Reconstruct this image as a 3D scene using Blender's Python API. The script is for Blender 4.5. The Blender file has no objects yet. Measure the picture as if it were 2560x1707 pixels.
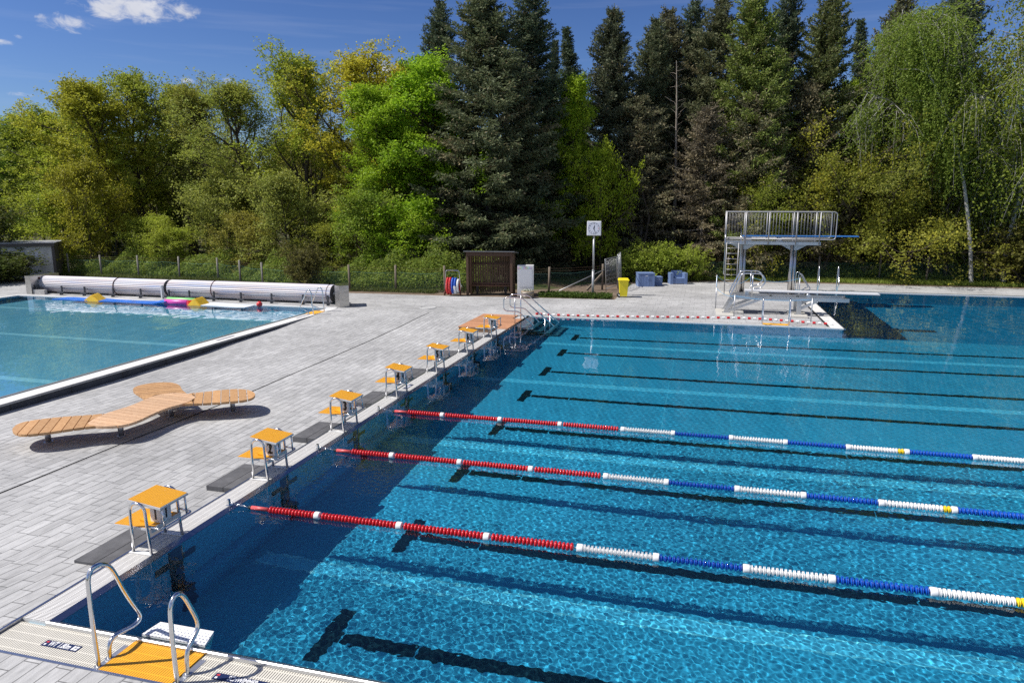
import bpy, bmesh, math, random
import numpy as np
from mathutils import Vector, Matrix
R = math.radians
PI = math.pi
scene = bpy.context.scene
COL = scene.collection
rng = np.random.default_rng(7)
random.seed(7)

# ------------------------------------------------------------------ camera
cam = bpy.data.cameras.new('camera')
cam.sensor_width = 36.0
cam.lens = 24.9456
cam.clip_start = 0.05
cam.clip_end = 3000
camo = bpy.data.objects.new('camera', cam)
camo.location = (6.4503, -5.8017, 4.3065)
camo.rotation_euler = (R(90 - 11.0016), 0, R(14.882))
COL.objects.link(camo)
scene.camera = camo

# ------------------------------------------------------------------ mesh builder
class MB:
    def __init__(s):
        s.v = []; s.f = []; s.m = []; s.sm = []
    def add(s, vs, fs, mi=0, smooth=False):
        o = len(s.v)
        s.v.extend([tuple(map(float, p)) for p in vs])
        for f in fs:
            s.f.append(tuple(o + i for i in f)); s.m.append(mi); s.sm.append(smooth)
        return s
    def box(s, x0, x1, y0, y1, z0, z1, mi=0):
        v = [(x0,y0,z0),(x1,y0,z0),(x1,y1,z0),(x0,y1,z0),(x0,y0,z1),(x1,y0,z1),(x1,y1,z1),(x0,y1,z1)]
        return s.add(v, [(0,3,2,1),(4,5,6,7),(0,1,5,4),(1,2,6,5),(2,3,7,6),(3,0,4,7)], mi)
    def hexa(s, v, mi=0):   # 8 corners, bottom 4 ccw then top 4
        return s.add(v, [(0,3,2,1),(4,5,6,7),(0,1,5,4),(1,2,6,5),(2,3,7,6),(3,0,4,7)], mi)
    def bbox(s, x0, x1, y0, y1, z0, z1, b=0.01, mi=0):   # box with chamfered edges
        bm = bmesh.new()
        bmesh.ops.create_cube(bm, size=1)
        for v in bm.verts:
            v.co = Vector(((x0+x1)/2 + v.co.x*(x1-x0), (y0+y1)/2 + v.co.y*(y1-y0), (z0+z1)/2 + v.co.z*(z1-z0)))
        bmesh.ops.bevel(bm, geom=list(bm.edges), offset=b, segments=2, affect='EDGES', profile=0.6)
        bm.verts.index_update()
        s.add([v.co for v in bm.verts], [[v.index for v in f.verts] for f in bm.faces], mi)
        bm.free(); return s
    def beam(s, a, b, w, h, mi=0, up=(0,0,1)):           # rectangular bar from a to b
        a = Vector(a); b = Vector(b); d = (b-a).normalized(); upv = Vector(up)
        if abs(d.dot(upv)) > .98: upv = Vector((0,1,0))
        sx = d.cross(upv).normalized()*w/2; sz = sx.cross(d).normalized()*h/2
        v = [a-sx-sz, a+sx-sz, b+sx-sz, b-sx-sz, a-sx+sz, a+sx+sz, b+sx+sz, b-sx+sz]
        return s.hexa(v, mi)
    def tube(s, pts, r, n=10, mi=0, caps=True, closed=False):
        pts = [Vector(p) for p in pts]
        m = len(pts)
        rr = r if isinstance(r, (list, tuple)) else [r]*m
        T = []
        for i in range(m):
            if closed: d = pts[(i+1) % m] - pts[i-1]
            elif i == 0: d = pts[1]-pts[0]
            elif i == m-1: d = pts[-1]-pts[-2]
            else: d = (pts[i+1]-pts[i]).normalized() + (pts[i]-pts[i-1]).normalized()
            T.append(d.normalized() if d.length > 1e-9 else Vector((0,0,1)))
        up = Vector((0,0,1)) if abs(T[0].z) < .9 else Vector((1,0,0))
        nx = T[0].cross(up).normalized()
        vs = []; fs = []
        for i in range(m):
            nx = (nx - T[i]*nx.dot(T[i]))
            if nx.length < 1e-6: nx = T[i].orthogonal()
            nx.normalize(); ny = T[i].cross(nx)
            for k in range(n):
                a = 2*PI*k/n
                vs.append(pts[i] + (nx*math.cos(a) + ny*math.sin(a))*rr[i])
        segs = m if closed else m-1
        for i in range(segs):
            j = (i+1) % m
            for k in range(n):
                k2 = (k+1) % n
                fs.append((i*n+k, i*n+k2, j*n+k2, j*n+k))
        s.add(vs, fs, mi, True)
        if caps and not closed:
            o = len(s.v) - len(vs)
            s.f.append(tuple(o + k for k in range(n))[::-1]); s.m.append(mi); s.sm.append(False)
            s.f.append(tuple(o + (m-1)*n + k for k in range(n))); s.m.append(mi); s.sm.append(False)
        return s
    def cyl(s, x, y, z0, z1, r, n=16, mi=0, r1=None):
        return s.tube([(x,y,z0),(x,y,z1)], [r, r if r1 is None else r1], n, mi)
    def lathe(s, prof, a, axis, n=16, mi=0):            # prof: (dist along axis, radius)
        a = Vector(a); axis = Vector(axis).normalized()
        return s.tube_prof([(a + axis*t, r) for t, r in prof], axis, n, mi)
    def tube_prof(s, pr, axis, n, mi):
        nx = axis.orthogonal().normalized(); ny = axis.cross(nx)
        vs = []; fs = []
        for p, r in pr:
            for k in range(n):
                t = 2*PI*k/n
                vs.append(p + (nx*math.cos(t)+ny*math.sin(t))*r)
        for i in range(len(pr)-1):
            for k in range(n):
                k2 = (k+1) % n
                fs.append((i*n+k, i*n+k2, (i+1)*n+k2, (i+1)*n+k))
        fs.append(tuple(range(n))[::-1]); fs.append(tuple((len(pr)-1)*n+k for k in range(n)))
        return s.add(vs, fs, mi, True)
    def prism(s, poly, z0, z1, mi=0, mi_side=None):     # vertical extrusion of a plan polygon (ccw)
        n = len(poly)
        vs = [(p[0],p[1],z0) for p in poly] + [(p[0],p[1],z1) for p in poly]
        s.add(vs, [tuple(range(n-1,-1,-1)), tuple(range(n,2*n))], mi)
        o = len(s.v) - 2*n
        ms = mi if mi_side is None else mi_side
        for i in range(n):
            j = (i+1) % n
            s.f.append((o+i, o+j, o+n+j, o+n+i)); s.m.append(ms); s.sm.append(False)
        return s
    def xform(s, M):
        s.v = [tuple(M @ Vector(p)) for p in s.v]; return s
    def build(s, name, mats, parent=None, smooth_angle=None):
        me = bpy.data.meshes.new(name)
        me.from_pydata(s.v, [], s.f)
        if not isinstance(mats, (list, tuple)): mats = [mats]
        for m in mats: me.materials.append(m)
        me.polygons.foreach_set('material_index', s.m)
        me.polygons.foreach_set('use_smooth', s.sm)
        me.update()
        o = bpy.data.objects.new(name, me)
        COL.objects.link(o)
        if parent is not None: o.parent = parent
        return o

def np_mesh(name, V, F, mats, parent=None, smooth=False, mi=None):
    V = np.asarray(V, np.float32); F = np.asarray(F, np.int32)
    me = bpy.data.meshes.new(name)
    me.vertices.add(len(V)); me.vertices.foreach_set('co', V.ravel())
    k = F.shape[1]
    me.loops.add(F.size); me.loops.foreach_set('vertex_index', F.ravel())
    me.polygons.add(len(F)); me.polygons.foreach_set('loop_start', np.arange(0, F.size, k, dtype=np.int32))
    if smooth: me.polygons.foreach_set('use_smooth', np.ones(len(F), bool))
    if not isinstance(mats, (list, tuple)): mats = [mats]
    for m in mats: me.materials.append(m)
    if mi is not None: me.polygons.foreach_set('material_index', np.asarray(mi, np.int32))
    me.update(calc_edges=True)
    o = bpy.data.objects.new(name, me); COL.objects.link(o)
    if parent is not None: o.parent = parent
    return o

def smooth_path(pts, it=2):
    pts = [Vector(p) for p in pts]
    for _ in range(it):
        q = [pts[0]]
        for a, b in zip(pts[:-1], pts[1:]):
            q += [a*.75+b*.25, a*.25+b*.75]
        q.append(pts[-1]); pts = q
    return pts
def fillet(pts, r, n=6):      # polyline with rounded corners
    pts = [Vector(p) for p in pts]; out = [pts[0]]
    for a, p, b in zip(pts[:-2], pts[1:-1], pts[2:]):
        d1 = (a-p); d2 = (b-p); k = min(r, d1.length*.49, d2.length*.49)
        s = p + d1.normalized()*k; e = p + d2.normalized()*k
        for i in range(n+1):
            t = i/n; out.append(s*(1-t)**2 + p*2*t*(1-t) + e*t*t)
    out.append(pts[-1]); return out

def empty(name, loc=(0,0,0), rz=0):
    o = bpy.data.objects.new(name, None); COL.objects.link(o)
    o.location = loc; o.rotation_euler = (0,0,rz); o.empty_display_size = .2
    return o
def tag(o, label, cat, group=None):
    o['label'] = label; o['category'] = cat
    if group: o['group'] = group
    return o
def thing(name, label, cat, loc=(0,0,0), rz=0, group=None):
    return tag(empty(name, loc, rz), label, cat, group)
def struct(o, kind='structure'):
    o['kind'] = kind; return o
def copy_tree(o, parent=None):
    c = o.copy(); COL.objects.link(c)
    if parent is not None: c.parent = parent
    for ch in list(o.children): copy_tree(ch, c)
    return c

# ------------------------------------------------------------------ materials
MATS = {}
def nodes_of(name):
    m = bpy.data.materials.new(name); m.use_nodes = True
    nt = m.node_tree; nt.nodes.clear()
    out = nt.nodes.new('ShaderNodeOutputMaterial')
    MATS[name] = m
    return m, nt, out
def N(nt, typ, **kw):
    n = nt.nodes.new(typ)
    for k, v in kw.items():
        if k.startswith('i_'):
            n.inputs[k[2:].replace('_', ' ')].default_value = v
        else: setattr(n, k, v)
    return n
def L(nt, a, b): nt.links.new(a, b)
def rgba(c): return (c[0], c[1], c[2], 1.0)
def mat(name, col, rough=.5, metal=0.0, var=0.0, scale=8.0, bump=0.0, bscale=60.0, spec=.5, stretch=None, col2=None, coat=0.0):
    if name in MATS: return MATS[name]
    m, nt, out = nodes_of(name)
    p = N(nt, 'ShaderNodeBsdfPrincipled')
    p.inputs['Roughness'].default_value = rough; p.inputs['Metallic'].default_value = metal
    p.inputs['Specular IOR Level'].default_value = spec; p.inputs['Coat Weight'].default_value = coat
    L(nt, p.outputs[0], out.inputs[0])
    tc = N(nt, 'ShaderNodeTexCoord'); src = tc.outputs['Object']
    if stretch:
        mp = N(nt, 'ShaderNodeMapping'); mp.inputs['Scale'].default_value = stretch
        L(nt, src, mp.inputs[0]); src = mp.outputs[0]
    c2 = col2 if col2 else tuple(max(0, c*(1-var)) for c in col)
    c1 = col if col2 else tuple(min(1, c*(1+var*.6)) for c in col)
    nz = N(nt, 'ShaderNodeTexNoise', i_Scale=scale, i_Detail=5.0, i_Roughness=.6)
    L(nt, src, nz.inputs['Vector'])
    rp = N(nt, 'ShaderNodeValToRGB')
    rp.color_ramp.elements[0].position = .3; rp.color_ramp.elements[1].position = .7
    rp.color_ramp.elements[0].color = rgba(c2); rp.color_ramp.elements[1].color = rgba(c1)
    L(nt, nz.outputs['Fac'], rp.inputs[0]); L(nt, rp.outputs[0], p.inputs['Base Color'])
    if bump:
        n2 = N(nt, 'ShaderNodeTexNoise', i_Scale=bscale, i_Detail=4.0)
        L(nt, src, n2.inputs['Vector'])
        b = N(nt, 'ShaderNodeBump', i_Strength=bump, i_Distance=.01)
        L(nt, n2.outputs['Fac'], b.inputs['Height']); L(nt, b.outputs[0], p.inputs['Normal'])
    return m
# ------------------------------------------------------------------ light
SUN_AZ = R(23.0)      # light travels toward +X and a little +Y
SUN_EL = R(51.5)
ldir = Vector((math.cos(SUN_AZ)*math.cos(SUN_EL), math.sin(SUN_AZ)*math.cos(SUN_EL), -math.sin(SUN_EL)))
sl = bpy.data.lights.new('sun', 'SUN'); sl.energy = 5.0; sl.angle = R(.53); sl.color = (1.0, .95, .88)
so = bpy.data.objects.new('sun', sl); COL.objects.link(so)
so.rotation_euler = ldir.to_track_quat('-Z', 'Y').to_euler()
so.location = (-20, -10, 40)
sl.cycles.is_caustics_light = True

w = bpy.data.worlds.new('World'); scene.world = w; w.use_nodes = True
wn = w.node_tree; wn.nodes.clear()
wo = N(wn, 'ShaderNodeOutputWorld'); bg = N(wn, 'ShaderNodeBackground'); bg.inputs['Strength'].default_value = .10
sky = N(wn, 'ShaderNodeTexSky', sky_type='NISHITA', sun_disc=False, sun_elevation=SUN_EL,
        altitude=0.0, air_density=1.0, dust_density=.6, ozone_density=2.0)
sd = -ldir
sky.sun_rotation = math.atan2(sd.x, sd.y)
# deeper, more saturated blue (the photograph is strongly graded): scale, clamp, gamma
K = .115
def vmath(op, a, bv=None, b=None):
    n = N(wn, 'ShaderNodeVectorMath', operation=op)
    if hasattr(a, 'links'): L(wn, a, n.inputs[0])
    if b is not None: L(wn, b, n.inputs[1])
    elif bv is not None: n.inputs[1].default_value = bv
    return n.outputs[0]
def fmath(op, a, b=None, c=None):
    n = N(wn, 'ShaderNodeMath', operation=op)
    for k, x in enumerate((a, b, c)):
        if x is None: continue
        if hasattr(x, 'links'): L(wn, x, n.inputs[k])
        else: n.inputs[k].default_value = x
    return n.outputs[0]
c0 = vmath('MULTIPLY', sky.outputs[0], (K, K, K)); c0 = vmath('MINIMUM', c0, (1.15, 1.15, 1.15))
gm_ = N(wn, 'ShaderNodeGamma'); L(wn, c0, gm_.inputs[0]); gm_.inputs[1].default_value = 1.5
c1 = vmath('MULTIPLY', gm_.outputs[0], (.72/K, .80/K, 1.06/K))
# clouds: small ones in view, large unseen ones added to lift ambient light; placed by compass direction and height above the horizon
wtc = N(wn, 'ShaderNodeTexCoord'); wsp = N(wn, 'ShaderNodeSeparateXYZ'); L(wn, wtc.outputs['Generated'], wsp.inputs[0])
az = fmath('ARCTAN2', wsp.outputs[0], wsp.outputs[1]); el = fmath('ARCSINE', wsp.outputs[2])
wcb = N(wn, 'ShaderNodeCombineXYZ'); L(wn, az, wcb.inputs[0]); L(wn, fmath('MULTIPLY', el, 1.5), wcb.inputs[1])
cn = N(wn, 'ShaderNodeTexNoise', i_Scale=46.0, i_Detail=8.0, i_Roughness=.62, i_Distortion=.5); L(wn, wcb.outputs[0], cn.inputs['Vector'])
cn2 = N(wn, 'ShaderNodeTexNoise', i_Scale=20.0, i_Detail=3.0); L(wn, wcb.outputs[0], cn2.inputs['Vector'])
mask = None
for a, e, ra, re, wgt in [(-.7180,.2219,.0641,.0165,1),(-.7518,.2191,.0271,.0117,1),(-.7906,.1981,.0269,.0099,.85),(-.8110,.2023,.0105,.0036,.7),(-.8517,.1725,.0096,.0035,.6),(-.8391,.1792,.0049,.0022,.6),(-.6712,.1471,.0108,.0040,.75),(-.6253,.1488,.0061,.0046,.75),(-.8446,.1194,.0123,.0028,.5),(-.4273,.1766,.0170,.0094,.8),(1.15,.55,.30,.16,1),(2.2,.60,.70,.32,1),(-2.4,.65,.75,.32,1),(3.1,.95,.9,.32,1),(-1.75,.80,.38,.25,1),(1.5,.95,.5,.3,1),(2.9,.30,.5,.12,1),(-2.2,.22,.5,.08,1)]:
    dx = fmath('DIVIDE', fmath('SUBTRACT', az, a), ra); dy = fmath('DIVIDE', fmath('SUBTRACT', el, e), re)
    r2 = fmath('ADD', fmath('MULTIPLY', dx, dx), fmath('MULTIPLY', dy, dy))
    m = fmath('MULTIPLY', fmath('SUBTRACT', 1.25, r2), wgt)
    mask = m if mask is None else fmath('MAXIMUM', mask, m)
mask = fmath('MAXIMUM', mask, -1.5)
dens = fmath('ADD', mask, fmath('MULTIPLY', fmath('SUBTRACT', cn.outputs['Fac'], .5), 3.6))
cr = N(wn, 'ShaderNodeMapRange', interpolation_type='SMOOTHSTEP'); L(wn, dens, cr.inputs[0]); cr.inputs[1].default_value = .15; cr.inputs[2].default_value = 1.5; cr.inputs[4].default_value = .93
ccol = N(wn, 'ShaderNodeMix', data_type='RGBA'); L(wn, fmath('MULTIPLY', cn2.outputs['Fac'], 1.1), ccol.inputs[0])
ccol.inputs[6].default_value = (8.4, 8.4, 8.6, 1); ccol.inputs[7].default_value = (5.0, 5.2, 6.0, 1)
# faint high streaks
wst = N(wn, 'ShaderNodeMapping'); wst.inputs['Rotation'].default_value = (0, 0, .12); wst.inputs['Scale'].default_value = (2.2, 26, 1); L(wn, wcb.outputs[0], wst.inputs[0])
cn3 = N(wn, 'ShaderNodeTexNoise', i_Scale=1.6, i_Detail=5.0, i_Roughness=.55); L(wn, wst.outputs[0], cn3.inputs['Vector'])
s3 = N(wn, 'ShaderNodeMapRange'); L(wn, cn3.outputs['Fac'], s3.inputs[0]); s3.inputs[1].default_value = .52; s3.inputs[2].default_value = .8; s3.inputs[4].default_value = .10
m3 = N(wn, 'ShaderNodeMix', data_type='RGBA'); L(wn, s3.outputs[0], m3.inputs[0]); L(wn, c1, m3.inputs[6]); m3.inputs[7].default_value = (6, 6.4, 7.4, 1)
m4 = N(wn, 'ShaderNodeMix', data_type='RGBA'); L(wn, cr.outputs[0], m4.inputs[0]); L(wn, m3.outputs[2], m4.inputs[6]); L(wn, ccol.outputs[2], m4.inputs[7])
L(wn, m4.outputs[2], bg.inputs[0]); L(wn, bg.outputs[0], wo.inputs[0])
scene.view_settings.view_transform = 'Standard'
scene.view_settings.look = 'None'
scene.view_settings.exposure = 0.2
scene.view_settings.gamma = 1.0
scene.cycles.max_bounces = 10
scene.cycles.transparent_max_bounces = 12
scene.cycles.caustics_refractive = True
scene.cycles.caustics_reflective = False
scene.cycles.use_denoising = False
# ------------------------------------------------------------------ water
def water_mat(name, tint):
    m, nt, out = nodes_of(name)
    rf = N(nt, 'ShaderNodeBsdfRefraction', i_IOR=1.333, i_Roughness=0.0); rf.inputs['Color'].default_value = rgba(tint)
    gl = N(nt, 'ShaderNodeBsdfGlossy', i_Roughness=0.0); gl.inputs['Color'].default_value = (1,1,1,1)
    fr = N(nt, 'ShaderNodeFresnel', i_IOR=1.333); mx = N(nt, 'ShaderNodeMixShader')
    L(nt, fr.outputs[0], mx.inputs[0]); L(nt, rf.outputs[0], mx.inputs[1]); L(nt, gl.outputs[0], mx.inputs[2])
    L(nt, mx.outputs[0], out.inputs[0]); return m
WL = -.025
wr = np.random.default_rng(3)
NW = 54
lam = np.concatenate([np.exp(wr.uniform(np.log(.05), np.log(.17), 42)), np.exp(wr.uniform(np.log(.3), np.log(1.4), 12))])
ang = wr.uniform(0, 2*PI, NW)
kx = 2*PI/lam*np.cos(ang); ky = 2*PI/lam*np.sin(ang); ph = wr.uniform(0, 2*PI, NW)
slope = np.where(lam < .25, .0035, .0020)
amp = slope*lam/(2*PI)
def waves(X, Y, step, gain=1.0):
    Z = np.zeros_like(X)
    mod = 1 + .3*np.sin(X*.55 + 1.3*np.sin(Y*.4)) * np.sin(Y*.7 + .8)   # calmer here, livelier there
    for i in range(NW):
        if lam[i] < 3.7*step: continue
        Z += amp[i]*np.sin(kx[i]*X + ky[i]*Y + ph[i])
    return Z*mod*gain
def grid_patch(x0, x1, y0, y1, st, gain=1.0, lv=WL):
    nx = max(2, int(round((x1-x0)/st))+1); ny = max(2, int(round((y1-y0)/st))+1)
    X, Y = np.meshgrid(np.linspace(x0, x1, nx), np.linspace(y0, y1, ny))
    Z = waves(X, Y, st, gain) + lv
    V = np.stack([X.ravel(), Y.ravel(), Z.ravel()], 1)
    i = np.arange(ny-1)[:, None]*nx + np.arange(nx-1)[None, :]
    F = np.stack([i, i+1, i+nx+1, i+nx], -1).reshape(-1, 4)
    return V, F
def join(patches):
    Vs, Fs, o = [], [], 0
    for V, F in patches:
        Vs.append(V); Fs.append(F+o); o += len(V)
    return np.concatenate(Vs), np.concatenate(Fs)
PY0, PY1, DX, DY1, PX1 = -.46, 20.85, 11.46, 32.4, 50.0
V, F = join([
    grid_patch(.09, 11, PY0, 4, .0115), grid_patch(11, 20, PY0, 4, .05), grid_patch(.09, 14, 4, 9, .0145), grid_patch(14, 28, 4, 9, .06),
    grid_patch(.09, 32, 9, PY1, .033, 1.15), grid_patch(DX, 38, PY1, DY1, .06, 1.5),
    grid_patch(20, PX1, PY0, 4, .3), grid_patch(28, PX1, 4, 9, .3), grid_patch(32, PX1, 9, PY1, .3), grid_patch(38, PX1, PY1, DY1, .3)])
water = struct(np_mesh('water', V, F, water_mat('pool water', (.40, .86, .97)), smooth=True))
water.cycles.is_caustics_caster = True
LX0, LX1, LY0, LY1 = -25.0, -8.83, -6.0, 20.75     # the second, shallower pool
V, F = join([grid_patch(-17, LX1, 4, 12, .04), grid_patch(LX0, LX1, 12, LY1, .045, 1.6), grid_patch(LX0, -17, 4, 12, .2), grid_patch(LX0, LX1, LY0, 4, .2)])
lwater = struct(np_mesh('water', V, F, water_mat('shallow pool water', (.56, .86, .95)), smooth=True))
lwater.cycles.is_caustics_caster = True
def under(o): o.cycles.is_caustics_receiver = True; return o

# ------------------------------------------------------------------ pool basins
FD = -1.725
def sheet_floor_mat(name, col, px, py, line):
    # welded steel sheets: faint seams every px by py metres, a little different from sheet to sheet
    m, nt, out = nodes_of(name)
    p = N(nt, 'ShaderNodeBsdfPrincipled', i_Roughness=.55); L(nt, p.outputs[0], out.inputs[0])
    tc = N(nt, 'ShaderNodeTexCoord'); mp = N(nt, 'ShaderNodeMapping'); mp.inputs['Rotation'].default_value = (0, 0, R(90)); mp.inputs['Location'].default_value = (0, 1.72, 0)
    L(nt, tc.outputs['Object'], mp.inputs[0])
    b = N(nt, 'ShaderNodeTexBrick', offset=0.0, i_Scale=1.0, i_Mortar_Size=.007, i_Mortar_Smooth=.3, i_Brick_Width=py, i_Row_Height=px)
    b.inputs['Color1'].default_value = rgba(col); b.inputs['Color2'].default_value = rgba(tuple(c*.93 for c in col)); b.inputs['Mortar'].default_value = rgba(line)
    L(nt, mp.outputs[0], b.inputs['Vector'])
    nz = N(nt, 'ShaderNodeTexNoise', i_Scale=.35, i_Detail=3.0); L(nt, tc.outputs['Object'], nz.inputs['Vector'])
    mr = N(nt, 'ShaderNodeMapRange'); mr.inputs[3].default_value = .86; mr.inputs[4].default_value = 1.1; L(nt, nz.outputs['Fac'], mr.inputs[0])
    mx = N(nt, 'ShaderNodeMix', data_type='RGBA', blend_type='MULTIPLY'); mx.inputs[0].default_value = 1
    L(nt, b.outputs['Color'], mx.inputs[6]); L(nt, mr.outputs[0], mx.inputs[7]); L(nt, mx.outputs[2], p.inputs['Base Color'])
    return m
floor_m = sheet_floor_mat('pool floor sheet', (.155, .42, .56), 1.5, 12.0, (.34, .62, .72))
wall_m = sheet_floor_mat('pool wall sheet', (.22, .52, .74), 2.0, 4.0, (.3, .58, .78))
steel = mat('brushed steel', (.62, .63, .65), .34, 1.0, .12, 30, stretch=(1, 1, 12))
polished = mat('polished steel tube', (.70, .70, .70), .16, 1.0, .05, 20)
dullsteel = mat('dull steel', (.50, .51, .53), .45, .9, .15, 12)
black_tile = mat('black marking', (.006, .008, .012), .5, 0, .3, 3)

b = MB(); b.box(.095, PX1, PY0, PY1, FD-.2, FD)
under(struct(b.build('pool_floor', floor_m)))
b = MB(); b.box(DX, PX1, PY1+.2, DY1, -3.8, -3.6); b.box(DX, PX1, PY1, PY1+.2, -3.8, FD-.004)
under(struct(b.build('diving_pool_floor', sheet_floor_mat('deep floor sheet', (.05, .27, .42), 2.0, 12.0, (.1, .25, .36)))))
# walls (start wall with its resting ledge, near wall, far wall, diving bay walls)
b = MB()
b.box(-.25, .09, PY0, PY1, FD, -.05)
b.box(.09, .24, PY0, PY1, FD, -1.2)                       # resting ledge
under(struct(b.build('start_wall', wall_m)))
b = MB(); b.box(-.25, PX1, PY0-.3, PY0-.002, FD, -.05); b.box(.24, PX1, PY0-.002, PY0+.12, FD, -1.2)
under(struct(b.build('near_pool_wall', wall_m)))
b = MB(); b.box(-.25, DX-.1, PY1+.002, PY1+.3, FD, -.02)
under(struct(b.build('far_pool_wall', wall_m)))
b = MB(); b.box(DX-.3, DX-.002, PY1+.3, DY1, -3.8, -.02); b.box(DX-.3, PX1, DY1+.002, DY1+.3, -3.8, -.02)
under(struct(b.build('diving_pool_wall', wall_m)))

# lane markings on the floor and targets on the start wall
for k in range(8):
    yc = 1.25 + 2.5*k
    t = MB(); t.box(2.16, 2.35, yc-.5, yc+.5, FD, FD+.006)
    t.box(2.35, 2.40, yc-.1, yc+.1, FD, FD+.006); t.box(2.425, 3.40, yc-.1, yc+.1, FD, FD+.006)
    for x0, x1 in ((3.425, 9.4), (9.42, 15.4), (15.42, 21.4), (21.42, 30), (30.02, 47.8)): t.box(x0, x1, yc-.1, yc+.1, FD, FD+.006)
    under(struct(t.build('lane_marking', black_tile)))
    if k < 7:
        c = MB(); c.box(.09, .096, yc-.12, yc+.12, -1.19, -.08); c.box(.0962, .100, yc-.36, yc+.36, -.55, -.37)
        c.box(.24, .246, yc-.12, yc+.12, FD, -1.2); c.box(.09, .24, yc-.12, yc+.12, -1.2, -1.195)
        under(struct(c.build('wall_marking', black_tile)))
pale = mat('pale channel cover', (.36, .66, .80), .5, 0, .1, 5)
white_edge = mat('pale seam', (.75, .85, .88), .5)
for yc in (2.55, 7.55, 12.55, 17.55):
    t = MB(); t.box(.4, 47, yc-.125, yc+.125, FD, FD+.005); t.box(.4, 47, yc-.15, yc-.128, FD, FD+.009, 1); t.box(.4, 47, yc+.128, yc+.15, FD, FD+.009, 1)
    under(struct(t.build('inlet_channel', [pale, white_edge])))

# second pool basin
floor2_m = sheet_floor_mat('shallow floor sheet', (.38, .58, .68), 2.0, 8.0, (.5, .68, .76))
b = MB(); b.box(LX0, LX1, LY0, LY1, -1.43, -1.23); under(struct(b.build('shallow_pool_floor', floor2_m)))
b = MB(); b.box(LX0-.3, LX1+.02, LY1+.002, LY1+.3, -1.4, -.03); b.box(LX1+.002, LX1+.2, LY0, LY1+.002, -1.4, -.03); b.box(LX0-.3, LX0-.002, LY0, LY1+.002, -1.4, -.03)
under(struct(b.build('shallow_pool_wall', wall_m)))
for yc in (18.4, 13.5, 8.6):
    t = MB(); t.box(LX0, LX1-.6, yc-.15, yc+.15, -1.23, -1.225)
    under(struct(t.build('inlet_channel', [mat('pale shallow channel', (.72,.84,.88), .5)])))

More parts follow.
